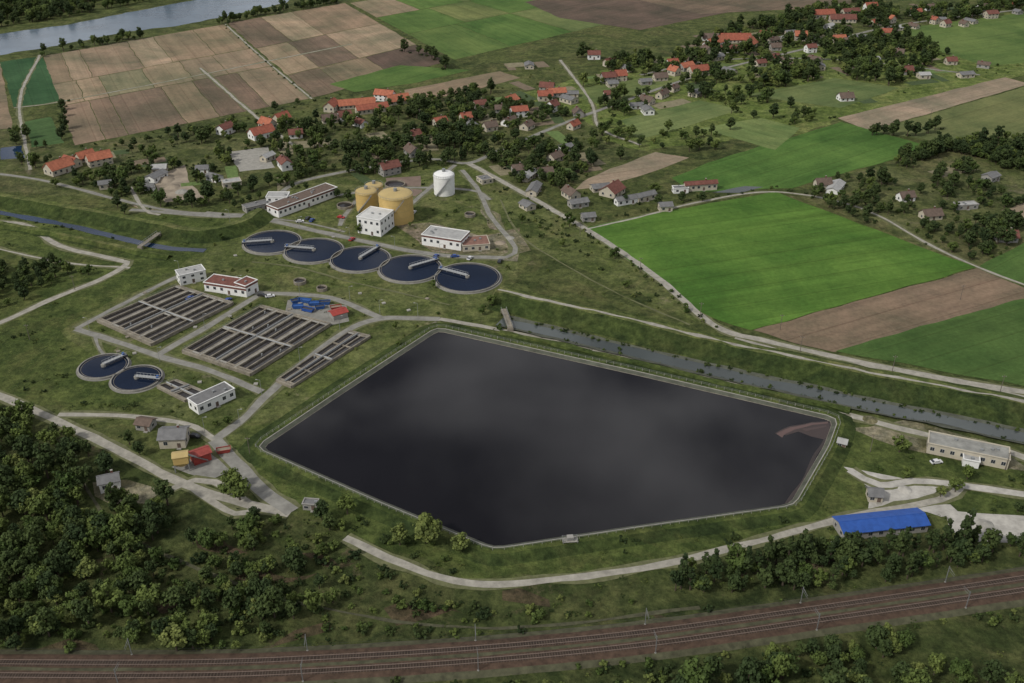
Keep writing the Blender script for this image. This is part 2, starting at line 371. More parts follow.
road('plant_road',[(505,258),(515,248),(490,215),(478,190),(462,170)],4,0.12,CONCR)
road('gravel_track',[(848,415),(930,436),(985,445),(1060,470)],5,0.12,ROADM)
road('gravel_track',[(850,470),(880,485),(930,482),(1060,500)],5,0.12,GRAVW)
road('canal_path',[(-40,240),(60,262),(130,268)],2,0.12,ROADM)
road('footpath',[(95,337),(100,350),(120,372)],2,0.12,CONCR)
road('footpath',[(240,216),(300,222),(345,232)],2,0.12,CONCR)
road('footpath',[(252,262),(300,268),(350,282),(400,293),(450,305)],1.6,0.12,DIRTV,True,False)
road('field_path',[(500,200),(520,235),(560,262),(620,295),(690,325)],1.6,0.12,DIRTV,True,False)
road('forest_path',[(60,440),(110,520),(200,570),(330,610),(500,628),(700,608)],1.8,0.10,SHOULD,True,False)
# ---------------------------------------------------------------- dykes / canals
def dyke(pts,top,base,h,m):
    C=catmull(GP(pts,0),5)
    sweep('dyke_embankment',C,[(-base/2,0.0),(-base/2+1.5,0.25),(-top/2,h),(-.9,h+.02),(.9,h+.02),(top/2,h),(base/2-1.5,0.25),(base/2,0.0)],m,0.9)
    return C
DM=[DYKED,DYKED,DYKEL,ROADM,DYKEL,DYKE,DYKE]  # near slope shaded and crest lit by colour, so the dyke form reads
cn=[(500,321),(560,335),(640,354),(720,373),(800,390),(880,408),(960,424),(1070,448)]
C=catmull(GP(cn,0),5); sweep('canal_water',C,[(-3.6,0.14),(3.6,0.14)],CANW,0.8)
sweep('canal_bank',C,[(-6.0,.9),(-3.4,0.1)],LINING,0.6); sweep('canal_bank',C,[(3.4,0.1),(5.5,.5)],LINING,0.6)
for c in C: EXP.append((c.x,c.y,4.2))
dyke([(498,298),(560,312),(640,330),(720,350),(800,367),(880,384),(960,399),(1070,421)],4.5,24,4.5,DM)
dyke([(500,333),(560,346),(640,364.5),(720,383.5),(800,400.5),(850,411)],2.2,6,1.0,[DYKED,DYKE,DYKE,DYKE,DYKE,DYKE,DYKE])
cl=[(-60,203),(0,213),(60,224),(120,238),(160,247),(205,251)]
C=catmull(GP(cl,0),5); sweep('canal_water',C,[(-2.2,0.14),(2.2,0.14)],BLW,0.6)
for c in C: EXP.append((c.x,c.y,3))
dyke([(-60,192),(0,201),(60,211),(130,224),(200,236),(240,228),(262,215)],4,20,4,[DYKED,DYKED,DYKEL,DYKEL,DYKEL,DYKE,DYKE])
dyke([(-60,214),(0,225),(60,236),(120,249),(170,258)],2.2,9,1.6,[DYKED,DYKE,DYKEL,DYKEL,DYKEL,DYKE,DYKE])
patch('small_pond',[(0,148),(22,145),(25,158),(0,160)],0.1,BLW,1,True)
patch('small_pond',[(712,192),(745,186),(765,187),(740,193)],0.14,CANW,1,True)
def footbridge(u,v,a):
    e=empty('canal_footbridge',G(u,v),a)
    b=B(); b.box(-9,9,-1.2,1.2,1.6,2.0,CONCB); b.box(-9.2,-8,-1.3,1.3,0,1.6,CONCB); b.box(8,9.2,-1.3,1.3,0,1.6,CONCB); b.obj('deck',parent=e)
    b=B()
    for s in (-1.15,1.15):
        b.box(-9,9,s-0.05,s+0.05,2.9,3.0,STEEL)
        for k in range(10): b.box(-9+k*2-0.05,-9+k*2+0.05,s-0.04,s+0.04,2.0,2.9,STEEL)
    b.obj('railings',parent=e)
footbridge(150,243,math.radians(75))
footbridge(507,322,math.radians(100))
# ---------------------------------------------------------------- storage pond
ZW=0.35
PW=GP([(438,331),(640,376),(833,421),(824,446),(790,504),(640,525),(494,547),(380,500),(262,448),(345,392)],ZW)
def rounded(P,r=3.0):
    out=[]; n=len(P)
    for i in range(n):
        a,b_,c=P[i-1],P[i],P[(i+1)%n]
        u=(a-b_).normalized(); w=(c-b_).normalized()
        out+= [b_+u*r,b_+(u+w)*r*.25,b_+w*r]
    return out
PR=rounded(PW)
cx=sum(p.x for p in PR)/len(PR); cy=sum(p.y for p in PR)/len(PR)
def offset(P,d):
    n=len(P); out=[]
    for i in range(n):
        a,b_,c=P[i-1],P[i],P[(i+1)%n]
        e1=(b_-a); e2=(c-b_)
        n1=Vector((e1.y,-e1.x,0)).normalized(); n2=Vector((e2.y,-e2.x,0)).normalized()
        if n1.dot(b_-Vector((cx,cy,b_.z)))<0: n1=-n1
        if n2.dot(b_-Vector((cx,cy,b_.z)))<0: n2=-n2
        m=(n1+n2); m/= max(0.4,m.dot(n1)); out.append(b_+m*d)
    return out
def ringobj(name,prof,mats):
    rows=[[Vector((p.x,p.y,z)) for p in offset(PR,d)] for d,z in prof]
    b=B(); n=len(PR)
    for j in range(len(rows)-1):
        for i in range(n):
            b.face((rows[j][i],rows[j][(i+1)%n],rows[j+1][(i+1)%n],rows[j+1][i]),mats[j])
    return b.obj(name)
b=B(); b.face([(p.x,p.y,ZW) for p in PR],POND); b.obj('pond_water')
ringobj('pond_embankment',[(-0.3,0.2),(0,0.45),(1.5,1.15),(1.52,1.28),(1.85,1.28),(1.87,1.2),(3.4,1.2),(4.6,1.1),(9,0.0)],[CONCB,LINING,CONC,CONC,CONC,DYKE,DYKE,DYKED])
EXC.append([(p.x,p.y) for p in offset(PR,6)])
def fence(name,P,z,step=3.0,h=1.3):
    b=B(); n=len(P)
    for i in range(n):
        a,c=P[i],P[(i+1)%n]; L=(c-a).length
        if L<0.2: continue
        k=max(1,int(L/step)); r=math.atan2(c.y-a.y,c.x-a.x)
        for j in range(k):
            p=a.lerp(c,j/k); b.box(-0.07,0.07,-0.07,0.07,z,z+h,CONC,r,(p.x,p.y))
        for zz in (z+h,z+h*0.55): b.beam((a.x,a.y,zz),(c.x,c.y,zz),0.05,0.05,STEEL)
    return b.obj(name)
fence('pond_fence',offset(PR,2.9),1.2)
road('perimeter_road',[(440,319),(520,334),(640,361),(740,386),(848,413)],4,0.14,ROADM,exc=False,verge=False)
WP=mat('worn_path',(0.17,0.16,0.115),0.95,0.35,0.3)
road('perimeter_road',[(848,414),(843,440),(820,480),(803,504),(760,518),(640,538),(560,551)],2.6,0.14,WP,exc=False,verge=False)
road('perimeter_road',[(436,322),(350,380),(300,411),(247,446),(256,460)],2.2,0.14,WP,exc=False,verge=False)
def scum(pts,col,z,amp):
    b=B(); b.face(jitter_edges(GP(pts,0),1.5,amp,ZW+z),watermat('scum_water%d'%int(z*100),col,0.3,0.03))
    o=b.obj('floating_scum')
    if o.data.polygons[0].normal.z<0:o.data.flip_normals()
scum([(776,435),(790,428),(812,423.5),(829,423),(829,432),(822,440),(808,437),(797,433),(787,437)],(0.04,0.027,0.024),.02,1.2)
scum([(777,435),(790,429),(810,424.5),(828,423.5),(828,425),(812,426),(795,430.5),(785,436),(783,439)],(0.10,0.062,0.055),.03,.8)
scum([(800,430),(826,427),(826,428.5),(812,430.5),(803,432.5)],(0.06,0.04,0.036),.04,1.0)
scum([(833.5,421),(824,446),(790,504),(786,504),(820,446),(829,424)],(0.03,0.022,0.02),.01,.6)
def pier(u,v,a):
    e=empty('intake_platform',G(u,v,1.2),a)
    b=B(); b.box(-2.5,2.5,-1.2,1.2,0.4,0.6,CONC)
    for x in(-2.3,2.3):
        for y in(-1,1): b.box(x-0.1,x+0.1,y-0.1,y+0.1,-1.2,1.6,STEEL)
    b.box(-2.5,2.5,1.0,1.05,1.5,1.6,STEEL); b.box(-2.5,2.5,-1.05,-1.0,1.5,1.6,STEEL)
    b.box(-1,1,-0.8,0.8,0.6,2.0,GREYW); b.obj('deck',parent=e)
pier(570,541,0.1)
# ---------------------------------------------------------------- clarifiers
def clarifier(u,v,D,br,kind=CLW):
    p=G(u,v); EXP.append((p.x,p.y,D/2+2))
    e=empty('round_clarifier_tank',p); R=D/2
    b=B(); b.ring(0,0,0,1.0,R-0.35,R,CONC); b.cyl(0,0,0,0.2,R-0.4,R-0.4,CONCB); b.obj('tank_wall',parent=e)
    b=B(); b.cyl(0,0,0.3,0.62,R-0.36,R-0.36,kind,64); b.obj('water',parent=e)
    b=B(); b.ring(0,0,0.3,0.72,R-1.25,R-1.1,CONCB); b.obj('overflow_launder',parent=e)
    b=B(); b.cyl(0,0,0.3,1.6,1.0,1.0,CONC,24); b.obj('center_column',parent=e)
    b=B(); b.box(0,R+0.4,-0.75,0.75,1.7,2.0,BRIDGE)
    for s in(-0.75,0.75):
        b.box(0,R+0.4,s-0.05,s+0.05,2.9,2.98,BRIDGE)
        for k in range(int(R/1.5)): b.box(k*1.5,k*1.5+0.08,s-0.04,s+0.04,2.0,2.9,BRIDGE)
    b.box(R-0.8,R+0.6,-1.1,1.1,1.05,1.7,DARKM); b.box(R-1.2,R-0.3,-0.5,0.5,2.0,2.8,BLUED)
    for k in range(3): b.box(R*0.25*(k+1)-0.1,R*0.25*(k+1)+0.1,-0.1,0.1,0.5,1.7,STEEL)
    b.obj('rotating_bridge',rot=br,parent=e)
    b=B(); b.ring(0,0,-0.05,0.17,R,R+0.8,CONCR); b.obj('apron',parent=e)
clarifier(272.5,243,29.5,math.radians(190)); clarifier(314,251.5,30,math.radians(170)); clarifier(360.5,260,30,math.radians(60))
clarifier(410.5,269.5,31,math.radians(35)); clarifier(467.5,278.5,32,math.radians(150))
clarifier(104,367.5,20,math.radians(50)); clarifier(137,379.5,20,math.radians(350))
# ---------------------------------------------------------------- aeration basins
def basin(name,corners,chan,cross=(),h=1.5,seed=1):
    P=[G(*c) for c in corners]; rr=random.Random(seed)
    EXC.append([(p.x,p.y) for p in P])
    o=P[0]
    def W(s,t,z):
        p=P[0].lerp(P[3],s).lerp(P[1].lerp(P[2],s),t); return Vector((p.x-o.x,p.y-o.y,z))
    e=empty(name,o)
    b=B(); b.face([W(0,0,0.72),W(1,0,0.72),W(1,1,0.72),W(0,1,0.72)],BASW); b.obj('water',parent=e)
    b=B()
    ws=[0]+list(np.cumsum(chan)/sum(chan))
    for s in ws: b.beam(W(s,0,h),W(s,1,h),0.6,h,CONCB)
    for t in (0,1): b.beam(W(0,t,h-0.006),W(1,t,h-0.006),1.1,h,CONCB)
    for t in cross: b.beam(W(0,t,h-0.01),W(1,t,h-0.01),0.6,h-0.1,CONCB)
    b.obj('channel_walls',parent=e)
    b=B()
    for i in range(len(ws)-1):
        if chan[i]<1:
            m=(ws[i]+ws[i+1])/2; b.beam(W(m,0,h-0.1),W(m,1,h-0.1),1.5,0.3,CONC)
        else:
            for t in (0.03,0.5+rr.uniform(-.03,.03),0.97):
                b.beam(W(ws[i],t,h-0.03),W(ws[i+1],t,h-0.03),1.0,0.25,CONC if rr.random()<.4 else CONCB)
            if rr.random()<.6:
                t=rr.uniform(.1,.9); m=W((ws[i]+ws[i+1])/2,t,0); b.cyl(m.x,m.y,h-0.6,h+0.5,0.4,0.35,STEEL,10)
    b.obj('walkways_and_weirs',parent=e)
    b=B()
    for s in (0,0.5,1):
        for z in (h+1.0,h+0.5): b.beam(W(s,0,z),W(s,1,z),0.06,0.06,STEEL)
    b.beam(W(0.48,0.02,h+0.5),W(0.48,0.98,h+0.5),0.5,0.5,STEEL)
    b.beam(W(0.0,0.5,h+0.4),W(1,0.5,h+0.4),0.4,0.4,BRIDGE)
    b.obj('handrails_and_pipe',parent=e)
CH=[1,1,.35,1,1,.35,1,1,.35,1,1]
basin('aeration_basin',[(98,322),(178,288),(233,305),(152,346)],CH,(0.52,),seed=2)
basin('aeration_basin',[(183,353),(262,308),(330,326),(251,376)],CH,(0.52,),seed=3)
basin('sludge_channel_basin',[(277,382),(350,333),(370,338),(292,388)],[1,1,1],(0.25,0.5,0.75),1.2)
basin('settling_channel',[(158,388),(176,382),(205,394),(186,402)],[1,.55,1],(0.5,),1.2)
# ---------------------------------------------------------------- buildings
def building(name,loc,rot,L,W,h,roof='gable',rh=3.0,wm=WHITE,rm=REDR,floors=1,chim=True,win=True,band=None):
    EXP.append((loc[0],loc[1],max(L,W)/2+1.2)); BLD.append((loc[0],loc[1],max(L,W)/2))
    e=empty(name,loc,rot); x=L/2;y=W/2
    b=B(); b.box(-x,x,-y,y,-0.2,h,wm)
    if roof=='gable':
        for s in(-1,1):
            xx=s*(x-0.004); b.face([(xx,-y,h),(xx,y,h),(xx,0,h+rh)],wm)
    if band: b.box(-x-0.05,x+0.05,-y-0.05,y+0.05,h-0.9,h-0.1,band)
    b.obj('walls',parent=e)
    b=B(); o=0.5
    if roof=='gable':
        sl=rh/y; t=0.22
        for s in(-1,1):
            a=[(-x-o,s*(y+o),h-o*sl+0.03),(x+o,s*(y+o),h-o*sl+0.03),(x+o,0,h+rh+0.03),(-x-o,0,h+rh+0.03)]
            u=[(p[0],p[1],p[2]+t) for p in a]
            if s>0: u=u[::-1]
            b.face(u,rm); b.face(a,rm)
            for (i,j) in ((0,1),(1,2),(3,0)):
                b.face([a[i],a[j],(a[j][0],a[j][1],a[j][2]+t),(a[i][0],a[i][1],a[i][2]+t)],rm)
        b.box(-x-o,x+o,-0.15,0.15,h+rh+t-0.05,h+rh+t+0.08,rm)
    else:
        b.box(-x-0.15,x+0.15,-y-0.15,y+0.15,h,h+0.2,rm)
        for q in ((-x-.2,x+.2,-y-.2,-y+.15),(-x-.2,x+.2,y-.15,y+.2),(-x-.2,-x+.15,-y+.15,y-.15),(x-.15,x+.2,-y+.15,y-.15)):
            b.box(*q,h+0.15,h+0.5,wm)
        rr=random.Random(int(loc[0]*7))
        for k in range(max(1,int(L/6))):
            px=rr.uniform(-x*0.8,x*0.8); py=rr.uniform(-y*0.5,y*0.5); b.box(px-.5,px+.5,py-.4,py+.4,h+0.2,h+.9,STEEL)
    b.obj('roof',parent=e)
    if chim and roof!='flat':
        b=B(); b.box(x*0.3,x*0.3+0.7,0.4,1.1,h+rh*0.4,h+rh+1.0,DRR); b.box(x*0.3-.06,x*0.3+.76,.34,1.16,h+rh+1.0,h+rh+1.12,CONC); b.obj('chimney',parent=e)
    if win:
        bg=B(); bf=B(); fh=h/floors
        for f in range(floors):
            zc=f*fh+fh*0.55; wh=min(1.4,fh*0.42)
            n=max(2,int(L/3.2))
            for i in range(n):
                xc=-x+L*(i+0.5)/n
                for s in(-1,1):
                    if s==-1 and f==0 and i==n//2: continue
                    ys=s*y
                    bf.box(xc-.75,xc+.75,min(ys,ys+s*0.04),max(ys,ys+s*0.04),zc-wh/2-.1,zc+wh/2+.1,FRAME)
                    for xa,xb in ((xc-.68,xc-.03),(xc+.03,xc+.68)):
                        bg.box(xa,xb,min(ys+s*.02,ys+s*.06),max(ys+s*.02,ys+s*.06),zc-wh/2,zc+wh/2,GLASS)
            n=max(1,int(W/3.5))
            for i in range(n):
                yc=-y+W*(i+0.5)/n
                for s in(-1,1):
                    xs=s*x
                    bf.box(min(xs,xs+s*.04),max(xs,xs+s*.04),yc-.7,yc+.7,zc-wh/2-.1,zc+wh/2+.1,FRAME)
                    bg.box(min(xs+s*.02,xs+s*.06),max(xs+s*.02,xs+s*.06),yc-.6,yc+.6,zc-wh/2,zc+wh/2,GLASS)
        bf.obj('window_frames',parent=e); bg.obj('windows',parent=e)
        b=B(); n=max(2,int(L/3.2)); xc=-x+L*(n//2+0.5)/n; b.box(xc-.6,xc+.6,-y-.07,-y-.001,-0.1,2.1,BRR); b.box(xc-.8,xc+.8,-y-1.0,-y-.08,-.15,0.15,CONC); b.obj('door',parent=e)
    return e
def edge_b(name,p1,p2,depth,h,**k):
    a,c=G(*p1),G(*p2); d=c-a; r=math.atan2(d.y,d.x); n=Vector((-d.y,d.x,0)).normalized()
    ctr=(a+c)/2+n*depth/2
    return building(name,(ctr.x,ctr.y,0.1),r,d.length,depth,h,**k)
edge_b('plant_office_building',(205,291),(247,297.5),9,4.2,roof='flat',rm=DRR,wm=WHITE,band=DRR)
edge_b('plant_office_building',(181,286),(207,280),7,5,roof='flat',rm=LGR,wm=WHITE,floors=2)
edge_b('workshop_building',(247,297.5),(259,291),7,5.5,roof='flat',rm=DRR,wm=WHITE,band=DRR)
edge_b('long_workshop_building',(279,218),(338,196),10,5,roof='flat',rm=BRR,wm=WHITE,floors=1,chim=False,band=DRR)
edge_b('laboratory_building',(267,207),(288,207),8,5.5,roof='flat',rm=LGR,wm=WHITE,floors=2)
edge_b('white_pump_hall',(358,233),(381,237),15,9,roof='flat',rm=mat('pump_hall_roof',(0.5,0.5,0.48),.8,.15,.3),wm=WHITE,floors=2)
edge_b('boiler_house',(422,245),(461,251),12,5.5,roof='flat',rm=LGR,wm=WHITE,band=DRR,floors=1)
edge_b('garage_building',(463,252),(490,250),11,3,roof='flat',rm=mat('rusty_roof',(0.20,0.11,0.085),0.85,0.2,0.4),wm=CREAM)
edge_b('grey_store_building',(247,214),(280,206),6,3,roof='flat',rm=GRR,wm=GREYW)
edge_b('sludge_press_building',(199,415),(236,398),7,4,roof='flat',rm=GRR,wm=WHITE,floors=1)
edge_b('gate_house',(160,449),(186,448),8,4,roof='gable',rh=1.8,rm=GRR,wm=CREAM)
edge_b('small_white_house',(101,494),(121,490),5,4,roof='gable',rh=1.5,rm=GRR,wm=WHITE)
edge_b('brick_shed',(136,430),(150,432),5,2.6,roof='gable',rh=1.2,rm=BRR,wm=GREYW,chim=False)
edge_b('long_white_building',(926,453),(1007,470),8,4,roof='flat',rm=mat('dirty_felt_roof',(0.24,0.24,0.22),.9,.3,.3),wm=CREAM)
edge_b('white_annex',(962,466),(978,469),4,2.6,roof='flat',rm=LGR,wm=WHITE,win=False)
edge_b('small_cabin',(868,502),(882,503),4.5,2.6,roof='gable',rh=1.4,rm=GRR,wm=CREAM,chim=False)
edge_b('small_cabin',(837,447),(845,449),2.6,2.2,roof='gable',rh=.9,rm=LGR,wm=CREAM,chim=False)
edge_b('small_cabin',(303,510),(317,511),3,2.2,roof='flat',rm=GRR,wm=GREYW)
edge_b('blue_roof_barn',(843,541),(927,532),8,3,roof='gable',rh=1.3,rm=BLUE,wm=GREYW,chim=False)
edge_b('red_roof_shed',(334,321),(348,317),5,2.6,roof='gable',rh=.8,rm=REDP,wm=GREYW,chim=False,win=False)
edge_b('red_roof_shed',(195,466),(212,460),4.5,3.4,roof='gable',rh=1.0,rm=mat('faded_red_sheet',(0.26,0.055,0.045),.6,.3,.5),wm=REDP,chim=False,win=False)
def hopper():
    p=G(183,469); e=empty('yellow_loading_hopper',p,0.25,.85); EXP.append((p.x,p.y,8))
    b=B()
    for x in(-2.8,2.8):
        for y in(-2,2): b.box(x-.2,x+.2,y-.2,y+.2,0,4,STEEL)
    b.obj('legs',parent=e)
    b=B(); b.box(-3,3,-2.3,2.3,4,7.5,YELLOW)
    i=[(-3,-2.3,4),(3,-2.3,4),(3,2.3,4),(-3,2.3,4)]; j=[(-.6,-.6,1.6),(.6,-.6,1.6),(.6,.6,1.6),(-.6,.6,1.6)]
    for k in range(4): b.face([i[k],i[(k+1)%4],j[(k+1)%4],j[k]][::-1],YELLOW)
    b.obj('bin',parent=e)
    b=B(); b.face([(-3.3,-2.6,7.52),(3.3,-2.6,7.52),(3.3,0,8.5),(-3.3,0,8.5)],YROOF); b.face([(-3.3,0,8.5),(3.3,0,8.5),(3.3,2.6,7.52),(-3.3,2.6,7.52)],YROOF); b.obj('cover',parent=e)
    b=B(); b.beam((3,0,7),(10,3,1.0),1.2,0.5,STEEL); b.obj('conveyor',parent=e)
hopper()
def tank(name,u,v,D,h,wm,rm,dome,ribs=True):
    p=G(u,v); EXP.append((p.x,p.y,D/2+2)); BLD.append((p.x,p.y,D/2)); e=empty(name,p); R=D/2
    b=B(); b.cyl(0,0,0,h,R,R,wm,64,False); b.obj('shell',parent=e,smooth=True)
    b=B(); n=5
    for k in range(n):
        a0=k/n;a1=(k+1)/n
        b.cyl(0,0,h+dome*math.sin(a0*math.pi/2),h+dome*math.sin(a1*math.pi/2),(R+.15)*math.cos(a0*math.pi/2),(R+.15)*max(.02,math.cos(a1*math.pi/2)),rm,64,k==n-1)
    b.obj('roof',parent=e)
    b=B(); b.ring(0,0,h-0.3,h+0.05,R,R+0.2,rm); b.ring(0,0,h+1.0,h+1.08,R+.1,R+.18,STEEL)
    for k in range(28):
        a=2*math.pi*k/28; b.box(-.04,.04,-.04,.04,h,h+1.05,STEEL,a,((R+.14)*math.cos(a),(R+.14)*math.sin(a)))
    b.cyl(0,0,h+dome*0.9,h+dome+1.6,1.0,1.0,STEEL,16)
    if ribs:
        for z in (h*.25,h*.5,h*.75): b.ring(0,0,z,z+.12,R,R+.06,rm)
    b.obj('rim_and_railing',parent=e)
    b=B(); n=22
    for k in range(n):
        a=-2.3+k*0.06; z=h*k/n; b.box(-.45,.45,-.4,.4,z,z+.15,STEEL,a,((R+.6)*math.cos(a),(R+.6)*math.sin(a)))
    b.obj('spiral_stair',parent=e)
tank('yellow_digester_tank',397,219,18.5,14.5,YELLOW,YROOF,1.8)
tank('yellow_digester_tank',367.5,209,12,10.5,YELLOW,YROOF,1.5)
tank('yellow_digester_tank',375,200,10,9,YELLOW,YROOF,1.0)
tank('white_gas_holder_tank',444.5,193,12,11,WHITE,WHITE,2.2)
def low_tank(u,v,D):
    p=G(u,v); e=empty('open_thickener_tank',p); b=B(); b.ring(0,0,0,1.6,D/2-.4,D/2,CONCB); b.obj('wall',parent=e)
    b=B(); b.cyl(0,0,0,.9,D/2-.4,D/2-.4,BASW); b.obj('water',parent=e); EXP.append((p.x,p.y,D/2+1))
low_tank(300,283,6); low_tank(322,290,5); low_tank(345,207,9); low_tank(395,186,12); low_tank(470,216,6)
def heap(u,v,r,h,m):
    p=G(u,v); b=B(); n=14; rows=[]
    for j in range(5):
        t=j/4; rr=r*(1-t)**.9
        rows.append([(rr*math.cos(2*math.pi*k/n)*(1+.2*noise.noise(Vector((k*.7,j,u)))),rr*math.sin(2*math.pi*k/n)*(1+.2*noise.noise(Vector((k*.6,j,v)))),h*t**.85+.05) for k in range(n)])
    for j in range(4):
        for k in range(n): b.face((rows[j][k],rows[j][(k+1)%n],rows[j+1][(k+1)%n],rows[j+1][k]),m)
    b.obj('gravel_heap',loc=p)
for q in ((172,187,5,2,DIRT),(182,192,4,1.8,CONC),(165,180,6,2.2,DIRT),(190,197,3,1.2,DIRT),(500,243,3,1.2,DIRT),(510,238,2.5,1,CONC),(120,500,2,1,DIRT),(870,420,3,1,SAND),(905,490,2.5,1,GRAVW),(985,525,3,1.1,CONC)): heap(*q)
b=B()
for k in range(60):
    u,v=random.uniform(95,480),random.uniform(215,400)
    if v>400-(u-230)*.38 or v<330-(u-60)*.45: continue
    p=G(u,v); b.box(-.8,.8,-.8,.8,0,.45,random.choice((CONC,CONCB)),random.random(),(p.x,p.y))
b.obj('concrete_manholes')
def skip(u,v,a,m,L=6):
    e=empty('skip_container',G(u,v,0.1),a); b=B(); w=1.1
    i=[(-L/2,-w,.2),(L/2,-w,.2),(L/2,w,.2),(-L/2,w,.2)]; j=[(-L/2-.5,-w-.15,1.6),(L/2+.5,-w-.15,1.6),(L/2+.5,w+.15,1.6),(-L/2-.5,w+.15,1.6)]
    for k in range(4): b.face([i[k],i[(k+1)%4],j[(k+1)%4],j[k]],m)
    b.face([(p[0],p[1],1.2) for p in j],random.choice((DARKM,m,DIRT)))
    for k in range(4): b.beam(j[k],j[(k+1)%4],.15,.15,m)
    for x in(-L/4,L/4): b.box(x-.1,x+.1,-w-.2,w+.2,.0,.2,DARKM)
    b.obj('body',parent=e)
for u,v in ((296,302.5),(305,302),(314,305),(298,308),(320,308.5),(308,311),(325,304)): skip(u,v,random.uniform(-.4,0.5),random.choice((BLUED,BLUED,BLUE)),random.choice((3.5,4,5)))
for u,v in ((336,309),(224,452)): skip(u,v,0.3,REDP,4)
def car(u,v,a,col):
    m=mat('car_paint_%s'%col[0],col[1],0.3,0.03,1,spec=0.5); e=empty('parked_car',G(u,v,0.12),a)
    b=B(); prof=[(-2.1,.35),(2.1,.35),(2.15,.75),(1.2,.9),(.6,1.4),(-1.2,1.42),(-1.9,.95),(-2.15,.8)]
    for s,y in((1,-.85),(-1,.85)):
        q=[(x,y*(.86 if z>1.2 else 1),z) for x,z in prof]; b.face(q if s==1 else q[::-1],m)
    for k in range(len(prof)):
        (x0,z0),(x1,z1)=prof[k],prof[(k+1)%len(prof)]; y0=.85*(.86 if z0>1.2 else 1); y1=.85*(.86 if z1>1.2 else 1)
        b.face([(x0,-y0,z0),(x0,y0,z0),(x1,y1,z1),(x1,-y1,z1)],GLASS if k in(3,5) else m)
    b.obj('body',parent=e)
    b=B()
    for x in(-1.35,1.35):
        for y in(-.86,.86):
            n=12; c=[(x+.33*math.cos(2*math.pi*k/n),.33+.33*math.sin(2*math.pi*k/n)) for k in range(n)]
            b.face([(p[0],y,p[1]) for p in c],TYRE)
    for y in(-.8,.8): b.box(-1.0,.7,min(y,y*1.01),max(y,y*1.01),.95,1.3,GLASS)
    b.obj('wheels',parent=e)
cc=[('white',(.6,.6,.6)),('red',(.35,.03,.03)),('blue',(.03,.07,.25)),('silver',(.35,.35,.37)),('black',(.03,.03,.03))]
for u,v in ((308,219),(312,221),(341,218),(352,240),(414,213),(455,257),(470,259),(195,437),(262,296),(270,297),(228,301),(190,299),(500,262),(436,257),(300,222)): car(u,v,random.choice((0.3,1.2,-.3))+random.uniform(-.1,.1),random.choice(cc))
car(936,463,.2,cc[0])
def lamp(u,v):
    e=empty('street_lamp',G(u,v),random.choice((0,3.14)))
    b=B(); b.cyl(0,0,0,7,.10,.06,STEEL,8); b.beam((0,0,7),(1.2,0,7.2),.1,.1,STEEL); b.box(1.0,1.7,-.15,.15,7.1,7.25,LGR); b.obj('pole',parent=e)
for u,v in ((230,222),(262,216),(300,229),(350,240),(395,249),(440,257),(380,314),(340,330),(300,362),(262,395),(240,425),(205,433),(180,274),(240,289),(300,296),(350,300),(418,317),(90,332),(160,362),(205,328)): lamp(u,v)
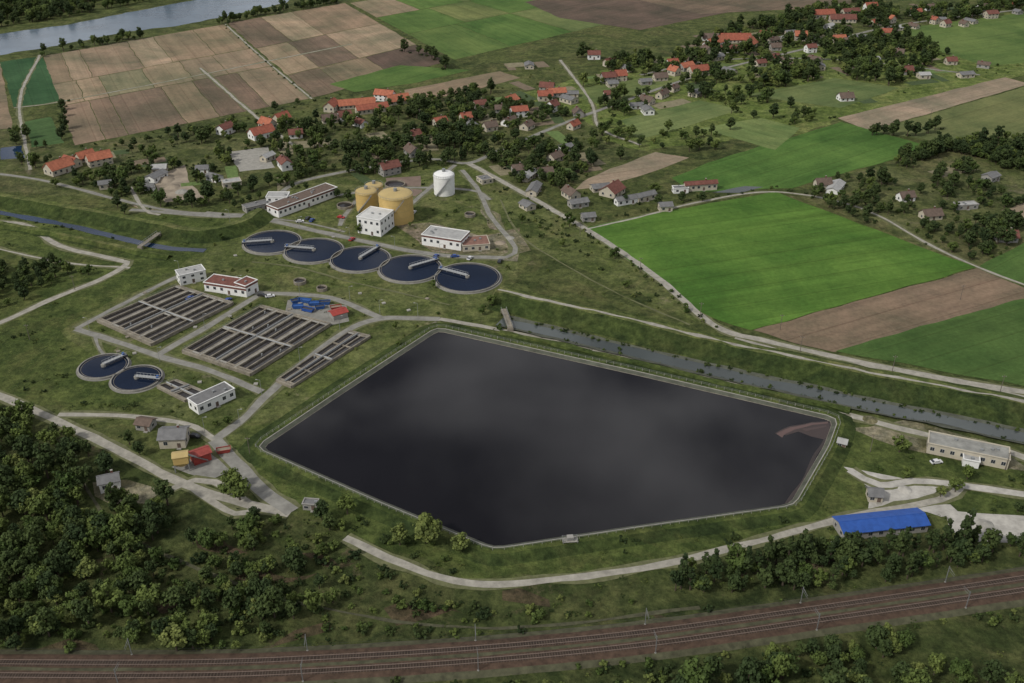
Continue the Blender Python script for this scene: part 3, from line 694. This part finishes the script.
# ---------------------------------------------------------------- village houses
RC={'r':REDR,'o':ORR,'d':DRR,'b':BRR,'g':GRR,'l':LGR}; WC=[WHITE,CREAM,GREYW,CREAM,CREAM]
HS=[ (60,172,17,11,55,'o'),(72,166,12,9,-30,'r'),(86,160,12,8,50,'o'),(100,164,16,10,35,'o'),(106,188,8,6,20,'g'),(232,186,12,8,20,'l'),(215,180,10,7,-30,'g'),(203,172,8,7,10,'g'),
(226,133,12,9,60,'d'),(262,137,18,10,40,'r'),(268,128,12,9,-40,'o'),(282,122,12,9,50,'r'),(296,137,10,8,10,'d'),(268,160,10,6,60,'l'),
(332,110,14,9,80,'r'),(357,107,30,9,22,'o'),(372,112,26,8,22,'r'),(385,100,16,9,-20,'o'),(398,103,18,10,20,'o'),(345,120,10,8,20,'d'),(330,122,12,8,20,'b'),
(510,105,13,10,50,'o'),(519,116,13,9,20,'r'),(545,100,12,8,0,'r'),(556,96,16,9,15,'o'),(547,90,12,8,-20,'d'),(572,96,10,8,5,'g'),
(608,82,12,8,20,'d'),(620,80,10,9,20,'r'),(645,84,10,8,10,'g'),(660,80,12,8,10,'b'),(672,68,10,8,10,'r'),(686,70,14,9,30,'o'),(698,75,18,11,20,'r'),(690,64,10,8,10,'b'),
(716,45,34,12,50,'o'),(735,42,30,12,5,'r'),(748,48,24,12,60,'o'),(710,40,16,10,0,'b'),(728,52,18,8,5,'d'),(765,38,12,9,0,'r'),(775,50,10,8,10,'b'),(790,35,12,9,20,'g'),(800,40,12,10,0,'o'),(810,52,10,8,10,'d'),
(822,18,26,10,10,'r'),(842,22,28,10,5,'d'),(850,14,20,8,10,'d'),(838,42,14,9,5,'o'),(848,44,10,8,5,'b'),(860,40,12,9,10,'g'),(872,62,12,8,10,'l'),(850,68,10,8,0,'b'),(885,36,12,9,0,'r'),(895,30,14,9,20,'l'),(905,74,12,8,10,'d'),(915,15,12,9,10,'r'),(930,10,12,9,10,'b'),(940,22,10,8,0,'g'),(923,78,10,8,10,'l'),(965,77,14,8,20,'g'),(950,64,10,8,10,'d'),
(845,100,12,9,10,'b'),(612,194,14,12,50,'d'),(600,190,12,8,20,'g'),(628,203,18,5,25,'g'),(645,200,14,5,25,'g'),(578,206,12,7,20,'g'),(588,220,8,6,10,'g'),
(835,190,18,8,60,'l'),(822,188,10,7,10,'b'),(665,210,8,6,10,'g'),(700,190,22,4,15,'d'),(680,192,10,5,10,'g'),(930,218,12,8,10,'b'),(965,208,14,6,15,'l'),(1005,240,12,8,0,'d'),(990,180,10,8,30,'g'),(905,200,10,7,10,'b'),
(528,178,16,7,70,'l'),(534,192,16,7,70,'g'),(518,172,8,8,10,'b'),(545,176,10,7,10,'b'),(490,130,10,8,30,'b'),(440,125,10,8,30,'r'),(565,150,10,8,30,'g'),(555,160,10,8,40,'b'),(990,18,14,9,10,'d'),(870,10,14,9,10,'r'),(790,70,10,8,0,'b'),(760,66,10,7,20,'d'),
(157,180,14,8,70,'g'),(160,172,10,10,10,'l'),(150,190,6,5,0,'g'),(500,112,8,6,10,'b'),(480,108,10,8,30,'d')]
def vhouse(x,y,L,W,a,c):
    h=random.uniform(2.8,4.8) if c in'ord' else random.uniform(2.4,3.4)
    building('village_house' if c in 'ordb' else 'farm_outbuilding',(x,y,0.1),a,L,W,h,roof='gable' if random.random()<.85 or c in 'ordb' else 'flat',rh=W*random.uniform(.32,.45) if c in 'ordb' else 1.4,wm=random.choice(WC),rm=RC[c],floors=2 if h>4.4 else 1,chim=c in 'ordb')
for u,v,L,W,a,c in HS:
    p=G(u,v); vhouse(p.x,p.y,L*.88,W*.86,math.radians(a+random.uniform(-6,6)),c)
def along(pts,step,prob,cols,off=(9,16)):
    C=catmull(GP(pts,0),step); N=normals2(C)
    for c,n in zip(C,N):
        for s in(-1,1):
            for dd in (random.uniform(*off),random.uniform(off[1]+8,off[1]+20)):
                if random.random()>prob: continue
                q=c+n*s*dd; L=random.uniform(7,12)
                if any((q.x-x)**2+(q.y-y)**2<(r+L/2+2.5)**2 for x,y,r in BLD): continue
                vhouse(q.x,q.y,L,random.uniform(5.5,8),math.atan2(n.y,n.x)+random.choice((0,math.pi/2))+random.uniform(-.12,.12),random.choice(cols))
along([(690,70),(800,50),(900,25),(1060,5)],18,.34,'rodbbgglgbb')
along([(640,75),(720,60),(840,60),(980,75)],20,.24,'dbbggloggb')
along([(560,60),(590,100),(600,115)],18,.25,'dbgg')
along([(300,182),(420,160)],24,.2,'bgd')
along([(500,150),(560,125),(600,110),(660,88)],18,.3,'rdbggbgl')
along([(340,135),(420,120),(500,112)],20,.25,'rbgdgb')
along([(520,175),(560,200),(590,215)],18,.3,'bggd',(6,9))
along([(230,140),(300,128),(340,118)],18,.3,'rodbgb')
def inpoly(P,x,y):
    r=np.zeros(len(x),bool); n=len(P); j=n-1
    for i in range(n):
        xi,yi=P[i]; xj,yj=P[j]
        r^=((yi>y)!=(yj>y))&(x<(xj-xi)*(y-yi)/(yj-yi+1e-12)+xi); j=i
    return r
GM=[mat('garden_soil',(0.15,0.118,0.08),.95,.3,.3),mat('garden_lettuce',(0.10,0.15,0.045),.95,.3,.5),mat('garden_dry',(0.19,0.17,0.105),.95,.3,.3),mat('garden_dark',(0.05,0.075,0.028),.95,.35,.5)]
HB=[q for q in BLD if q[1]>560]
for k in range(170):
    hx,hy,hr=random.choice(HB); a=random.uniform(0,6.28); d=hr+random.uniform(7,22); x=hx+d*math.cos(a); y=hy+d*math.sin(a)
    l,w2=random.uniform(6,16),random.uniform(3,7)
    if any((x-q[0])**2+(y-q[1])**2<(q[2]+w2)**2 for q in EXP): continue
    if any(inpoly(f,np.array([x]),np.array([y]))[0] for f in EXF+EXC): continue
    t=.35+random.choice((0,math.pi/2))+random.uniform(-.2,.2); cr,sr=math.cos(t),math.sin(t)
    P=[Vector((x+i*cr-j*sr,y+i*sr+j*cr,0)) for i,j in((-l,-w2),(l,-w2),(l,w2),(-l,w2))]
    patch('garden_plot',P,.06+k*.0003,random.choice(GM),.6,False,True)
# ---------------------------------------------------------------- railway
RC_=catmull([G(*q) for q in [(-200,668),(0,671),(200,671),(350,665),(500,655),(650,640),(800,619),(1024,586),(1150,566)]],3)
sweep('railway_embankment',RC_,[(-7.5,0.03),(-5.4,.65),(-4.6,.86),(-3.3,.9),(-1.3,.9),(-.6,.9),(.6,.9),(1.3,.9),(3.3,.9),(4.6,.86),(5.4,.65),(7.6,.05)],[SHOULD,BALLAST,BALLAST,BALLD,BALLAST,SHOULD,BALLAST,BALLD,BALLAST,BALLAST,SHOULD],0.12)
NR=normals2(RC_)
for c in RC_: EXP.append((c.x,c.y,7.0))
bs=B(); br_=B()
for off in(-2.3,2.3):
    for i in range(len(RC_)-1):
        a=RC_[i]+NR[i]*off; c=RC_[i+1]+NR[i+1]*off; r=math.atan2(c.y-a.y,c.x-a.x); L=(c-a).length
        k=max(1,int(L/0.75))
        for j in range(k):
            p=a.lerp(c,j/k); bs.box(-.13,.13,-1.25,1.25,.8,.98,SLEEP,r,(p.x,p.y))
        for g in(-.75,.75):
            q=Vector((a.x,a.y,1.15))+NR[i]*g; s=Vector((c.x,c.y,1.15))+NR[i+1]*g
            br_.beam(q,s,.16,.16,RAIL)
bs.obj('railway_sleepers'); br_.obj('railway_rails')
acc=0
for i in range(len(RC_)-1):
    acc+=(RC_[i+1]-RC_[i]).length
    if acc>46:
        acc=0
        for s in(-1,1):
            p=RC_[i]+NR[i]*(5.4*s); r=math.atan2(NR[i].y,NR[i].x)+(math.pi if s>0 else 0)
            e=empty('catenary_mast',(p.x,p.y,.4),r)
            b=B(); b.cyl(0,0,-.4,.4,.3,.3,CONC,8); b.box(-.09,.09,-.09,.09,.4,6.6,MAST); b.beam((0,0,6.1),(3.1,0,5.9),.07,.07,MAST); b.beam((0,0,5.2),(3.0,0,5.1),.06,.06,MAST); b.beam((0,0,6.5),(2.0,0,6.0),.05,.05,MAST); b.obj('mast',parent=e)
bw=B()
for off in(-2.3,2.3):
    for z in (5.4,6.3):
        for i in range(0,len(RC_)-3,3):
            a=RC_[i]+NR[i]*off; c=RC_[i+3]+NR[i+3]*off; bw.beam((a.x,a.y,z),(c.x,c.y,z),.02,.02,DARKM)
bw.obj('overhead_wires')
def pole(u,v,h=8):
    e=empty('utility_pole',G(u,v),random.uniform(-.3,.3)); b=B(); b.cyl(0,0,0,h,.14,.09,WOODP,8); b.box(-.9,.9,-.06,.06,h-.9,h-.77,WOODP)
    for x in(-.8,0,.8): b.cyl(x,0,h-.77,h-.5,.06,.05,LGR,6)
    b.obj('pole',parent=e)
for u,v in ((960,300),(892,372),(1000,392),(800,352),(700,318),(640,272),(580,235),(530,203),(1005,470),(870,452),(780,330),(250,455),(75,290),(30,340),(830,560),(930,120),(320,150),(420,120)): pole(u,v)
# ---------------------------------------------------------------- vegetation
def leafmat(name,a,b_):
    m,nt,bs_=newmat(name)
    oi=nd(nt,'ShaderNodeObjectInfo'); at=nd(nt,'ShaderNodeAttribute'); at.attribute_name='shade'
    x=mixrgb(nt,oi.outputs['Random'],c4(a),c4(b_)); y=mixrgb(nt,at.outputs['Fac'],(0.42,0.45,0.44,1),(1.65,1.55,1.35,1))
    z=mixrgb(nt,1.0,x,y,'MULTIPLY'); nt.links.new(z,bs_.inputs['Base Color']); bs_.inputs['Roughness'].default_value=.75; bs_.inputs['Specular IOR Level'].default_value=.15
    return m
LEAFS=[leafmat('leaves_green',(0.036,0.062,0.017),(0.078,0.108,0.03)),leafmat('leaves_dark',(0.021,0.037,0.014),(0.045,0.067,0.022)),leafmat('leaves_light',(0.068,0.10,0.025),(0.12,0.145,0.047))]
def make_plant(name,Hc,Rc,zc,nclump,nleaf,leaf,lm,trunk=True,seed=0,shape='round'):
    r=random.Random(seed); V=[];Fc=[];M=[];S=[]
    def tube(p,q,r0,r1,n=6):
        p=Vector(p);q=Vector(q);d=(q-p).normalized(); a=d.orthogonal().normalized(); b2=d.cross(a); i=len(V)
        for c,rr in((p,r0),(q,r1)):
            for k in range(n):
                t=2*math.pi*k/n; V.append(tuple(c+a*math.cos(t)*rr+b2*math.sin(t)*rr)); S.append(.5)
        for k in range(n): Fc.append((i+k,i+(k+1)%n,i+n+(k+1)%n,i+n+k)); M.append(0)
    top=zc+Hc*.3
    if trunk:
        tube((0,0,-.2),(0.1,0,zc*.6),.035*top+.05,.025*top); tube((0.1,0,zc*.6),(.1,.1,top),.025*top,.04)
    lean=Vector((r.uniform(-.15,.15),r.uniform(-.15,.15),0))*Rc
    for c in range(nclump):
        while True:
            p=Vector((r.uniform(-1,1),r.uniform(-1,1),r.uniform(-1,1)))
            if .25<p.length<1: break
        k=1.0
        if shape=='cone': k=(1-(p.z+1)/2)*.9+.12
        if shape=='dome' and p.z<-.2: p.z=-.2
        out=1.18 if r.random()<.2 else 1.0
        cc_=Vector((p.x*Rc*.78*k*out,p.y*Rc*.78*k*out,zc+p.z*Hc*.42))+lean*p.z
        cr=r.uniform(.22,.46)*min(Rc,Hc*.5)*(0.6+.5*k)
        if trunk and c%3==0: tube((0.1,0,max(.4,cc_.z*.5)),cc_,.018*top,.03,4)
        sh=r.uniform(.05,.85)
        for l in range(nleaf):
            d=Vector((r.gauss(0,1),r.gauss(0,1),r.gauss(0,1))).normalized(); rad=cr*(r.random()**.45)*r.uniform(.8,1.2)
            q=cc_+Vector((d.x,d.y,d.z*.75))*rad
            nrm=(d+Vector((r.gauss(0,.5),r.gauss(0,.5),.5+r.gauss(0,.4)))).normalized()
            a=nrm.orthogonal().normalized(); t=r.uniform(0,6.28); b2=nrm.cross(a); a,b2=a*math.cos(t)+b2*math.sin(t),b2*math.cos(t)-a*math.sin(t)
            s=leaf*r.uniform(.6,1.3); i=len(V)
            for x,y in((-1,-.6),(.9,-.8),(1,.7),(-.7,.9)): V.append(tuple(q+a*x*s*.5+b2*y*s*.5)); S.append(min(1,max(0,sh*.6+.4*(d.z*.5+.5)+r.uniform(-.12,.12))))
            Fc.append((i,i+1,i+2,i+3)); M.append(1)
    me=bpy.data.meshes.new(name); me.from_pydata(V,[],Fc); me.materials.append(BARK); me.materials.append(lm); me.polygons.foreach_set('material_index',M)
    at=me.attributes.new('shade','FLOAT','POINT'); at.data.foreach_set('value',S); me.update()
    return me
PROTO=[
('p00_round',make_plant('tree_a',7.5,3.9,6.0,24,42,.82,LEAFS[0],True,1)),
('p01_round',make_plant('tree_b',9,4.2,7.0,28,42,.86,LEAFS[0],True,2)),
('p02_dark',make_plant('tree_c',8,3.8,6.2,26,42,.82,LEAFS[1],True,3)),
('p03_dark',make_plant('tree_d',9.5,3.4,7.5,26,42,.82,LEAFS[1],True,4)),
('p04_light',make_plant('tree_e',7,3.6,5.6,24,42,.78,LEAFS[2],True,5)),
('p05_poplar',make_plant('tree_f',14,2.1,8.2,32,38,.75,LEAFS[1],True,6)),
('p06_conifer',make_plant('tree_g',11,2.8,6.0,34,36,.65,LEAFS[1],True,7,'cone')),
('p07_bush',make_plant('bush_a',2.6,1.9,1.0,12,32,.52,LEAFS[0],False,8,'dome')),
('p08_bush',make_plant('bush_b',2.2,2.2,.8,12,32,.52,LEAFS[1],False,9,'dome')),
('p09_bush',make_plant('bush_c',2.4,1.7,.9,10,32,.48,LEAFS[2],False,10,'dome')),
('p10_tuft',make_plant('tuft_a',.9,1.6,.15,8,14,.35,LEAFS[0],False,11,'dome')),
('p11_tuft',make_plant('tuft_b',.8,1.9,.15,8,14,.35,LEAFS[1],False,12,'dome')),
('p12_tuft',make_plant('tuft_c',.8,1.5,.15,8,14,.35,LEAFS[2],False,13,'dome')),
]
pc=bpy.data.collections.new('plant_prototypes')
for n,me in PROTO: pc.objects.link(bpy.data.objects.new(n,me))
ng=bpy.data.node_groups.new('plant_scatter','GeometryNodeTree')
ng.interface.new_socket(name='Geometry',in_out='INPUT',socket_type='NodeSocketGeometry'); ng.interface.new_socket(name='Geometry',in_out='OUTPUT',socket_type='NodeSocketGeometry')
gi=ng.nodes.new('NodeGroupInput'); go=ng.nodes.new('NodeGroupOutput'); ip=ng.nodes.new('GeometryNodeInstanceOnPoints'); ci=ng.nodes.new('GeometryNodeCollectionInfo')
ci.inputs['Collection'].default_value=pc; ci.inputs['Separate Children'].default_value=True; ci.inputs['Reset Children'].default_value=True
def na(t,n):
    x=ng.nodes.new('GeometryNodeInputNamedAttribute'); x.data_type=t; x.inputs['Name'].default_value=n; return x.outputs['Attribute']
ng.links.new(gi.outputs[0],ip.inputs['Points']); ng.links.new(ci.outputs[0],ip.inputs['Instance']); ip.inputs['Pick Instance'].default_value=True
ng.links.new(na('INT','idx'),ip.inputs['Instance Index']); ng.links.new(na('FLOAT_VECTOR','rot'),ip.inputs['Rotation']); ng.links.new(na('FLOAT_VECTOR','scl'),ip.inputs['Scale']); ng.links.new(ip.outputs[0],go.inputs[0])
def instancer(name,P):
    if not P: return
    me=bpy.data.meshes.new(name); me.from_pydata([p[:3] for p in P],[],[])
    a=me.attributes.new('idx','INT','POINT'); a.data.foreach_set('value',[p[5] for p in P])
    a=me.attributes.new('rot','FLOAT_VECTOR','POINT'); a.data.foreach_set('vector',[x for p in P for x in (0,0,p[3])])
    a=me.attributes.new('scl','FLOAT_VECTOR','POINT'); a.data.foreach_set('vector',[x for p in P for x in (p[4],p[4],p[4]*p[6])])
    o=bpy.data.objects.new(name,me); scene.collection.objects.link(o); m=o.modifiers.new('scatter','NODES'); m.node_group=ng; return o
EXPA=np.array(EXP)
total=[0]; TS=.66
def scatter(name,pts,dens,types,s0=.7,s1=1.15,clump=0.0,cs=0.03,ts=None,maxn=6000):
    ts=TS if ts is None else ts
    W=GP(pts,0); poly=[(p.x,p.y) for p in W]
    x0=min(p[0] for p in poly);x1=max(p[0] for p in poly);y0=min(p[1] for p in poly);y1=max(p[1] for p in poly)
    n=min(int(dens*(x1-x0)*(y1-y0)/1e4),80000)
    x=rng.uniform(x0,x1,n);y=rng.uniform(y0,y1,n)
    k=inpoly(poly,x,y)
    for q in EXC+EXF: k&=~inpoly(q,x,y)
    x=x[k];y=y[k]
    if len(x):
        keep=np.ones(len(x),bool)
        for i in range(0,len(x),500):
            dx=x[i:i+500,None]-EXPA[None,:,0]; dy=y[i:i+500,None]-EXPA[None,:,1]
            keep[i:i+500]=((dx*dx+dy*dy)>(EXPA[None,:,2]**2)).all(1)
        x=x[keep];y=y[keep]
    out=[]
    for a,b_ in zip(x,y):
        if clump and noise.noise(Vector((a*cs,b_*cs,3.7)))+.5*noise.noise(Vector((a*cs*3,b_*cs*3,9.1)))<clump: continue
        out.append((a,b_,0,random.uniform(0,6.28),ts*random.uniform(s0,s1)*(.7+.7*random.random()**1.5),random.choice(types),random.uniform(.8,1.25)))
    out=out[:maxn]; total[0]+=len(out); instancer(name,out)
def rowp(name,pts,step,types,s0,s1,spread=1.5,z=0,ts=.8):
    C=catmull(GP(pts,0),step); out=[(c.x+random.uniform(-spread,spread),c.y+random.uniform(-spread,spread),z,random.uniform(0,6.28),ts*random.uniform(s0,s1),random.choice(types),random.uniform(.85,1.2)) for c in C if random.random()>.12]
    total[0]+=len(out); instancer(name,out)
MIX=[0,0,1,2,2,3,4,7,8]; BU=[7,8,9,7]; DK=[2,3,2,1]
scatter('woodland',[(-60,400),(50,425),(100,455),(125,505),(95,560),(40,600),(-60,610)],620,DK+[0,0,8,4],.75,1.2,-.35)
scatter('woodland',[(95,500),(180,500),(330,560),(340,600),(240,655),(-60,655),(-60,600),(60,560)],520,MIX+[2,3,0,4],.65,1.15,-.08)
scatter('shrub_thicket',[(-60,560),(340,590),(500,610),(640,600),(640,622),(480,642),(-60,655)],330,BU+[8],.7,1.4,-.0,ts=.8)
scatter('shrub_thicket',[(120,500),(280,520),(400,575),(470,600),(330,650),(100,620)],340,BU+[8,8],.7,1.4,-.05,ts=.85)
scatter('woodland',[(665,590),(668,574),(740,558),(835,550),(940,542),(1030,545),(1030,560),(900,583),(760,598)],680,[2,3,5,2,3,0],.7,1.1)
scatter('woodland',[(620,700),(700,680),(800,655),(900,640),(1060,610),(1060,720),(620,720)],560,[0,1,2,2,3,7,8,8,4],.7,1.2,-.22)
scatter('shrub_thicket',[(480,700),(500,675),(700,655),(900,625),(1040,605),(1040,620),(800,655),(640,690)],260,BU,.6,1.3,-.0,ts=.8)
scatter('shrub_thicket',[(325,500),(380,515),(480,555),(465,570),(400,550),(330,525)],360,BU+[4,8],.7,1.4,-.1,ts=.8)
scatter('shrub_thicket',[(850,440),(930,455),(1040,480),(1040,498),(930,480),(850,465)],110,BU+[0,4],.7,1.2,-.2)
scatter('woodland',[(1000,470),(1060,480),(1060,540),(1010,530),(985,500)],160,[0,2,7],.7,1,-.3)
scatter('village_trees',[(0,112),(30,190),(130,210),(240,200),(300,180),(420,152),(470,152),(500,125),(420,100),(200,132),(60,148)],260,MIX+[2,3,7,8],.65,1.2,-.15,.025)
scatter('village_trees',[(430,95),(560,88),(600,130),(590,185),(540,195),(480,160),(415,150),(405,112)],400,[0,1,2,3,2,8,7],.6,1.2,-.2,.025)
scatter('village_trees',[(560,60),(700,40),(850,0),(1060,-20),(1060,25),(900,85),(700,110),(600,112)],300,[0,1,2,3,2,3,4,8],.8,1.4,-.18,.02)
scatter('village_trees',[(600,112),(720,95),(850,95),(850,115),(700,150),(640,160),(590,140)],170,MIX,.7,1.25,-.06,.03)
scatter('woodland',[(835,180),(935,148),(1060,130),(1060,250),(975,262),(870,225),(800,197)],420,[0,2,3,7,8,2],.6,1.15,-.16,.02)
scatter('woodland',[(870,150),(935,143),(1060,150),(1060,180),(900,175)],420,[0,2,3,2],.7,1.15,-.18,.02)
scatter('riverside_trees',[(-60,74),(0,62),(60,51),(120,40),(190,31),(262,13),(330,0),(345,4),(262,20),(190,35),(120,44),(60,56),(0,68),(-60,79)],300,[2,3,1],.7,1.2)
scatter('riverside_trees',[(-60,-20),(230,-20),(190,-6),(130,5),(60,19),(0,27),(-60,36)],280,[2,3,1,0],.9,1.5,-.35)
scatter('far_trees',[(380,-20),(1060,-45),(1060,-17),(700,-16),(520,-10)],140,[2,3,1,0],1,1.5,-.05,.01)
scatter('scrub_trees',[(480,168),(520,190),(700,315),(650,310),(520,262),(515,230)],230,[7,8,9,8,0],.6,1.2,-.1,.04)
scatter('scrub_trees',[(-30,268),(60,262),(95,275),(50,296),(-30,316)],480,[0,2,3],.6,.85,-.35)
scatter('scrub_trees',[(420,150),(470,165),(300,182),(262,200),(235,205),(130,212),(250,190)],300,[0,2,3,7,8],.65,1.2,-.2)
scatter('plant_shrubs',[(60,330),(185,262),(235,215),(430,165),(515,235),(500,315),(440,320),(260,450),(220,440),(150,405)],40,[7,8,9,0],.4,.9,0,.05)
rowp('conifer_hedge',[(345,172),(385,174),(430,163),(465,160)],3.5,[3,2,6],.8,1.1)
rowp('conifer_hedge',[(340,160),(390,150),(460,147)],3.5,[3,2,3],.9,1.2,3)
rowp('poplar_row',[(668,590),(740,575),(800,563),(860,558),(950,553)],3.2,[5,5,3],.75,1.0,2)
rowp('roadside_trees',[(470,150),(560,188),(640,205),(700,200)],7,[7,8,2],.7,1.1,3)
rowp('roadside_trees',[(530,200),(600,243),(660,285),(712,328)],6,[7,8,9],.6,1.1,2)
rowp('field_hedge',[(585,224),(640,212),(700,199),(770,189)],6,[7,8],.5,1.1,2)
rowp('field_hedge',[(775,188),(870,208),(935,243)],7,[7,8,8],.6,1.1,2)
rowp('field_hedge',[(405,52),(430,58),(448,70)],4,[2,3,8],1,1.3,4)
rowp('field_hedge',[(65,102),(75,146),(200,128),(345,95)],9,[7,8,2],.6,1.1,4)
rowp('field_hedge',[(225,26),(265,62),(308,97)],13,[7,8],.5,.9,2)
rowp('field_hedge',[(310,190),(345,200),(350,190)],6,[2,8],.6,.9,2)
rowp('field_hedge',[(868,135),(925,135),(940,128)],4,[2,3,8],.9,1.2,3)
rowp('plant_hedge',[(225,215),(240,205),(262,200),(300,186)],5,[2,8,7],.5,.9,2)
rowp('canal_reeds',[(500,326),(640,359),(800,395),(1060,451)],3,[8,7,11,11,10],.4,.9,.8)
rowp('canal_reeds',[(500,316),(640,349),(800,385),(1060,441)],3,[8,8,11,7],.4,1.0,1.2)
rowp('canal_reeds',[(-40,211),(60,228),(160,250)],4,[8,11,10],.4,.8,1)
TU=[10,11,12,11]
scatter('grass_tufts',[(-60,330),(60,330),(220,440),(340,520),(480,560),(850,500),(1060,470),(1060,760),(-60,760)],360,TU+[8],.5,1.3,-.12,.05,ts=.8)
scatter('grass_tufts',[(-60,190),(235,212),(500,165),(720,330),(1060,400),(1060,440),(850,410),(440,320),(230,445),(-60,330)],130,TU,.5,1.2,-.1,.05,ts=.8)
scatter('grass_tufts',[(0,112),(420,100),(850,0),(1060,60),(840,118),(600,150),(470,160),(150,205)],60,[7,8,9],.5,.9,-.1,.03)
def tree(u,v,i,s):
    nm={0:'deciduous_tree',1:'deciduous_tree',2:'deciduous_tree',3:'deciduous_tree',4:'birch_tree',5:'poplar_tree',6:'conifer_tree',7:'bush',8:'bush',9:'bush'}[i]
    s*=.8
    o=bpy.data.objects.new(nm,PROTO[i][1]); scene.collection.objects.link(o); o.location=G(u,v); o.rotation_euler=(0,0,random.uniform(0,6)); o.scale=(s,s,s*random.uniform(.9,1.1))
for q in [(240,500,4,1.5),(233,488,4,1.1),(228,495,0,.9),(255,520,2,.7),(330,530,2,.8),(322,520,2,.9),(130,445,3,.7),(445,560,7,1.2),(880,470,7,1),(905,478,0,.6),(955,492,0,.8),(940,497,4,.6),(820,582,4,.7),(690,590,5,.8),(655,195,1,.9),(640,200,0,.7),(730,130,2,1.1),(620,160,2,1),(715,150,0,1),(790,108,2,1),(560,600,9,.9),(590,605,7,1),(140,455,2,.7),(215,425,7,1),(288,395,7,.7),(500,330,7,1.2),(510,325,8,1),(620,350,7,.8),(700,372,8,.9),(770,388,7,.8),(118,208,2,.9),(125,215,3,.8),(25,300,2,.8),(1010,160,1,1),(180,640,4,1),(205,645,4,.8),(20,470,4,.9)]: tree(*q)
print('plants',total[0],'buildings',len(BLD))
# ---------------------------------------------------------------- sky, sun
SE=math.radians(44)
w=bpy.data.worlds.new('World'); scene.world=w; w.use_nodes=True; nt=w.node_tree; bg=nt.nodes['Background']
sky=nd(nt,'ShaderNodeTexSky',sky_type='NISHITA'); sky.sun_disc=False; sky.sun_elevation=SE; sky.sun_rotation=math.radians(236)
tc=nd(nt,'ShaderNodeTexCoord'); sx=nd(nt,'ShaderNodeSeparateXYZ'); nt.links.new(tc.outputs['Generated'],sx.inputs[0])
mz=nd(nt,'ShaderNodeMath',operation='MAXIMUM'); nt.links.new(sx.outputs['Z'],mz.inputs[0]); mz.inputs[1].default_value=.08
dx=nd(nt,'ShaderNodeMath',operation='DIVIDE'); dyy=nd(nt,'ShaderNodeMath',operation='DIVIDE')
nt.links.new(sx.outputs['X'],dx.inputs[0]); nt.links.new(mz.outputs[0],dx.inputs[1]); nt.links.new(sx.outputs['Y'],dyy.inputs[0]); nt.links.new(mz.outputs[0],dyy.inputs[1])
cb=nd(nt,'ShaderNodeCombineXYZ'); nt.links.new(dx.outputs[0],cb.inputs[0]); nt.links.new(dyy.outputs[0],cb.inputs[1]); cb.inputs[2].default_value=4.2
cf=noisefac(nt,cb.outputs[0],2.3,.42,.68,5,.5,.3)
cloud=mixrgb(nt,cf,(1.5,1.6,1.95,1),(15.0,14.9,15.0,1))
col=mixrgb(nt,.88,sky.outputs['Color'],cloud)
nt.links.new(col,bg.inputs['Color']); bg.inputs['Strength'].default_value=.10
sl=bpy.data.lights.new('sun','SUN'); sl.energy=2.6; sl.angle=math.radians(6); sl.color=(1,.955,.88)
so=bpy.data.objects.new('sun',sl); scene.collection.objects.link(so)
d=Vector((-.75,-.5,.87)).normalized()
so.rotation_euler=(-d).to_track_quat('-Z','Y').to_euler()
cam=bpy.data.cameras.new('camera'); cam.lens=35; cam.sensor_width=36; cam.clip_end=20000; cam.clip_start=1
co=bpy.data.objects.new('camera',cam); scene.collection.objects.link(co); co.location=(0,0,H); co.rotation_euler=(math.pi/2-PITCH,0,0); scene.camera=co
scene.view_settings.view_transform='Standard'; scene.view_settings.look='None'; scene.view_settings.exposure=0
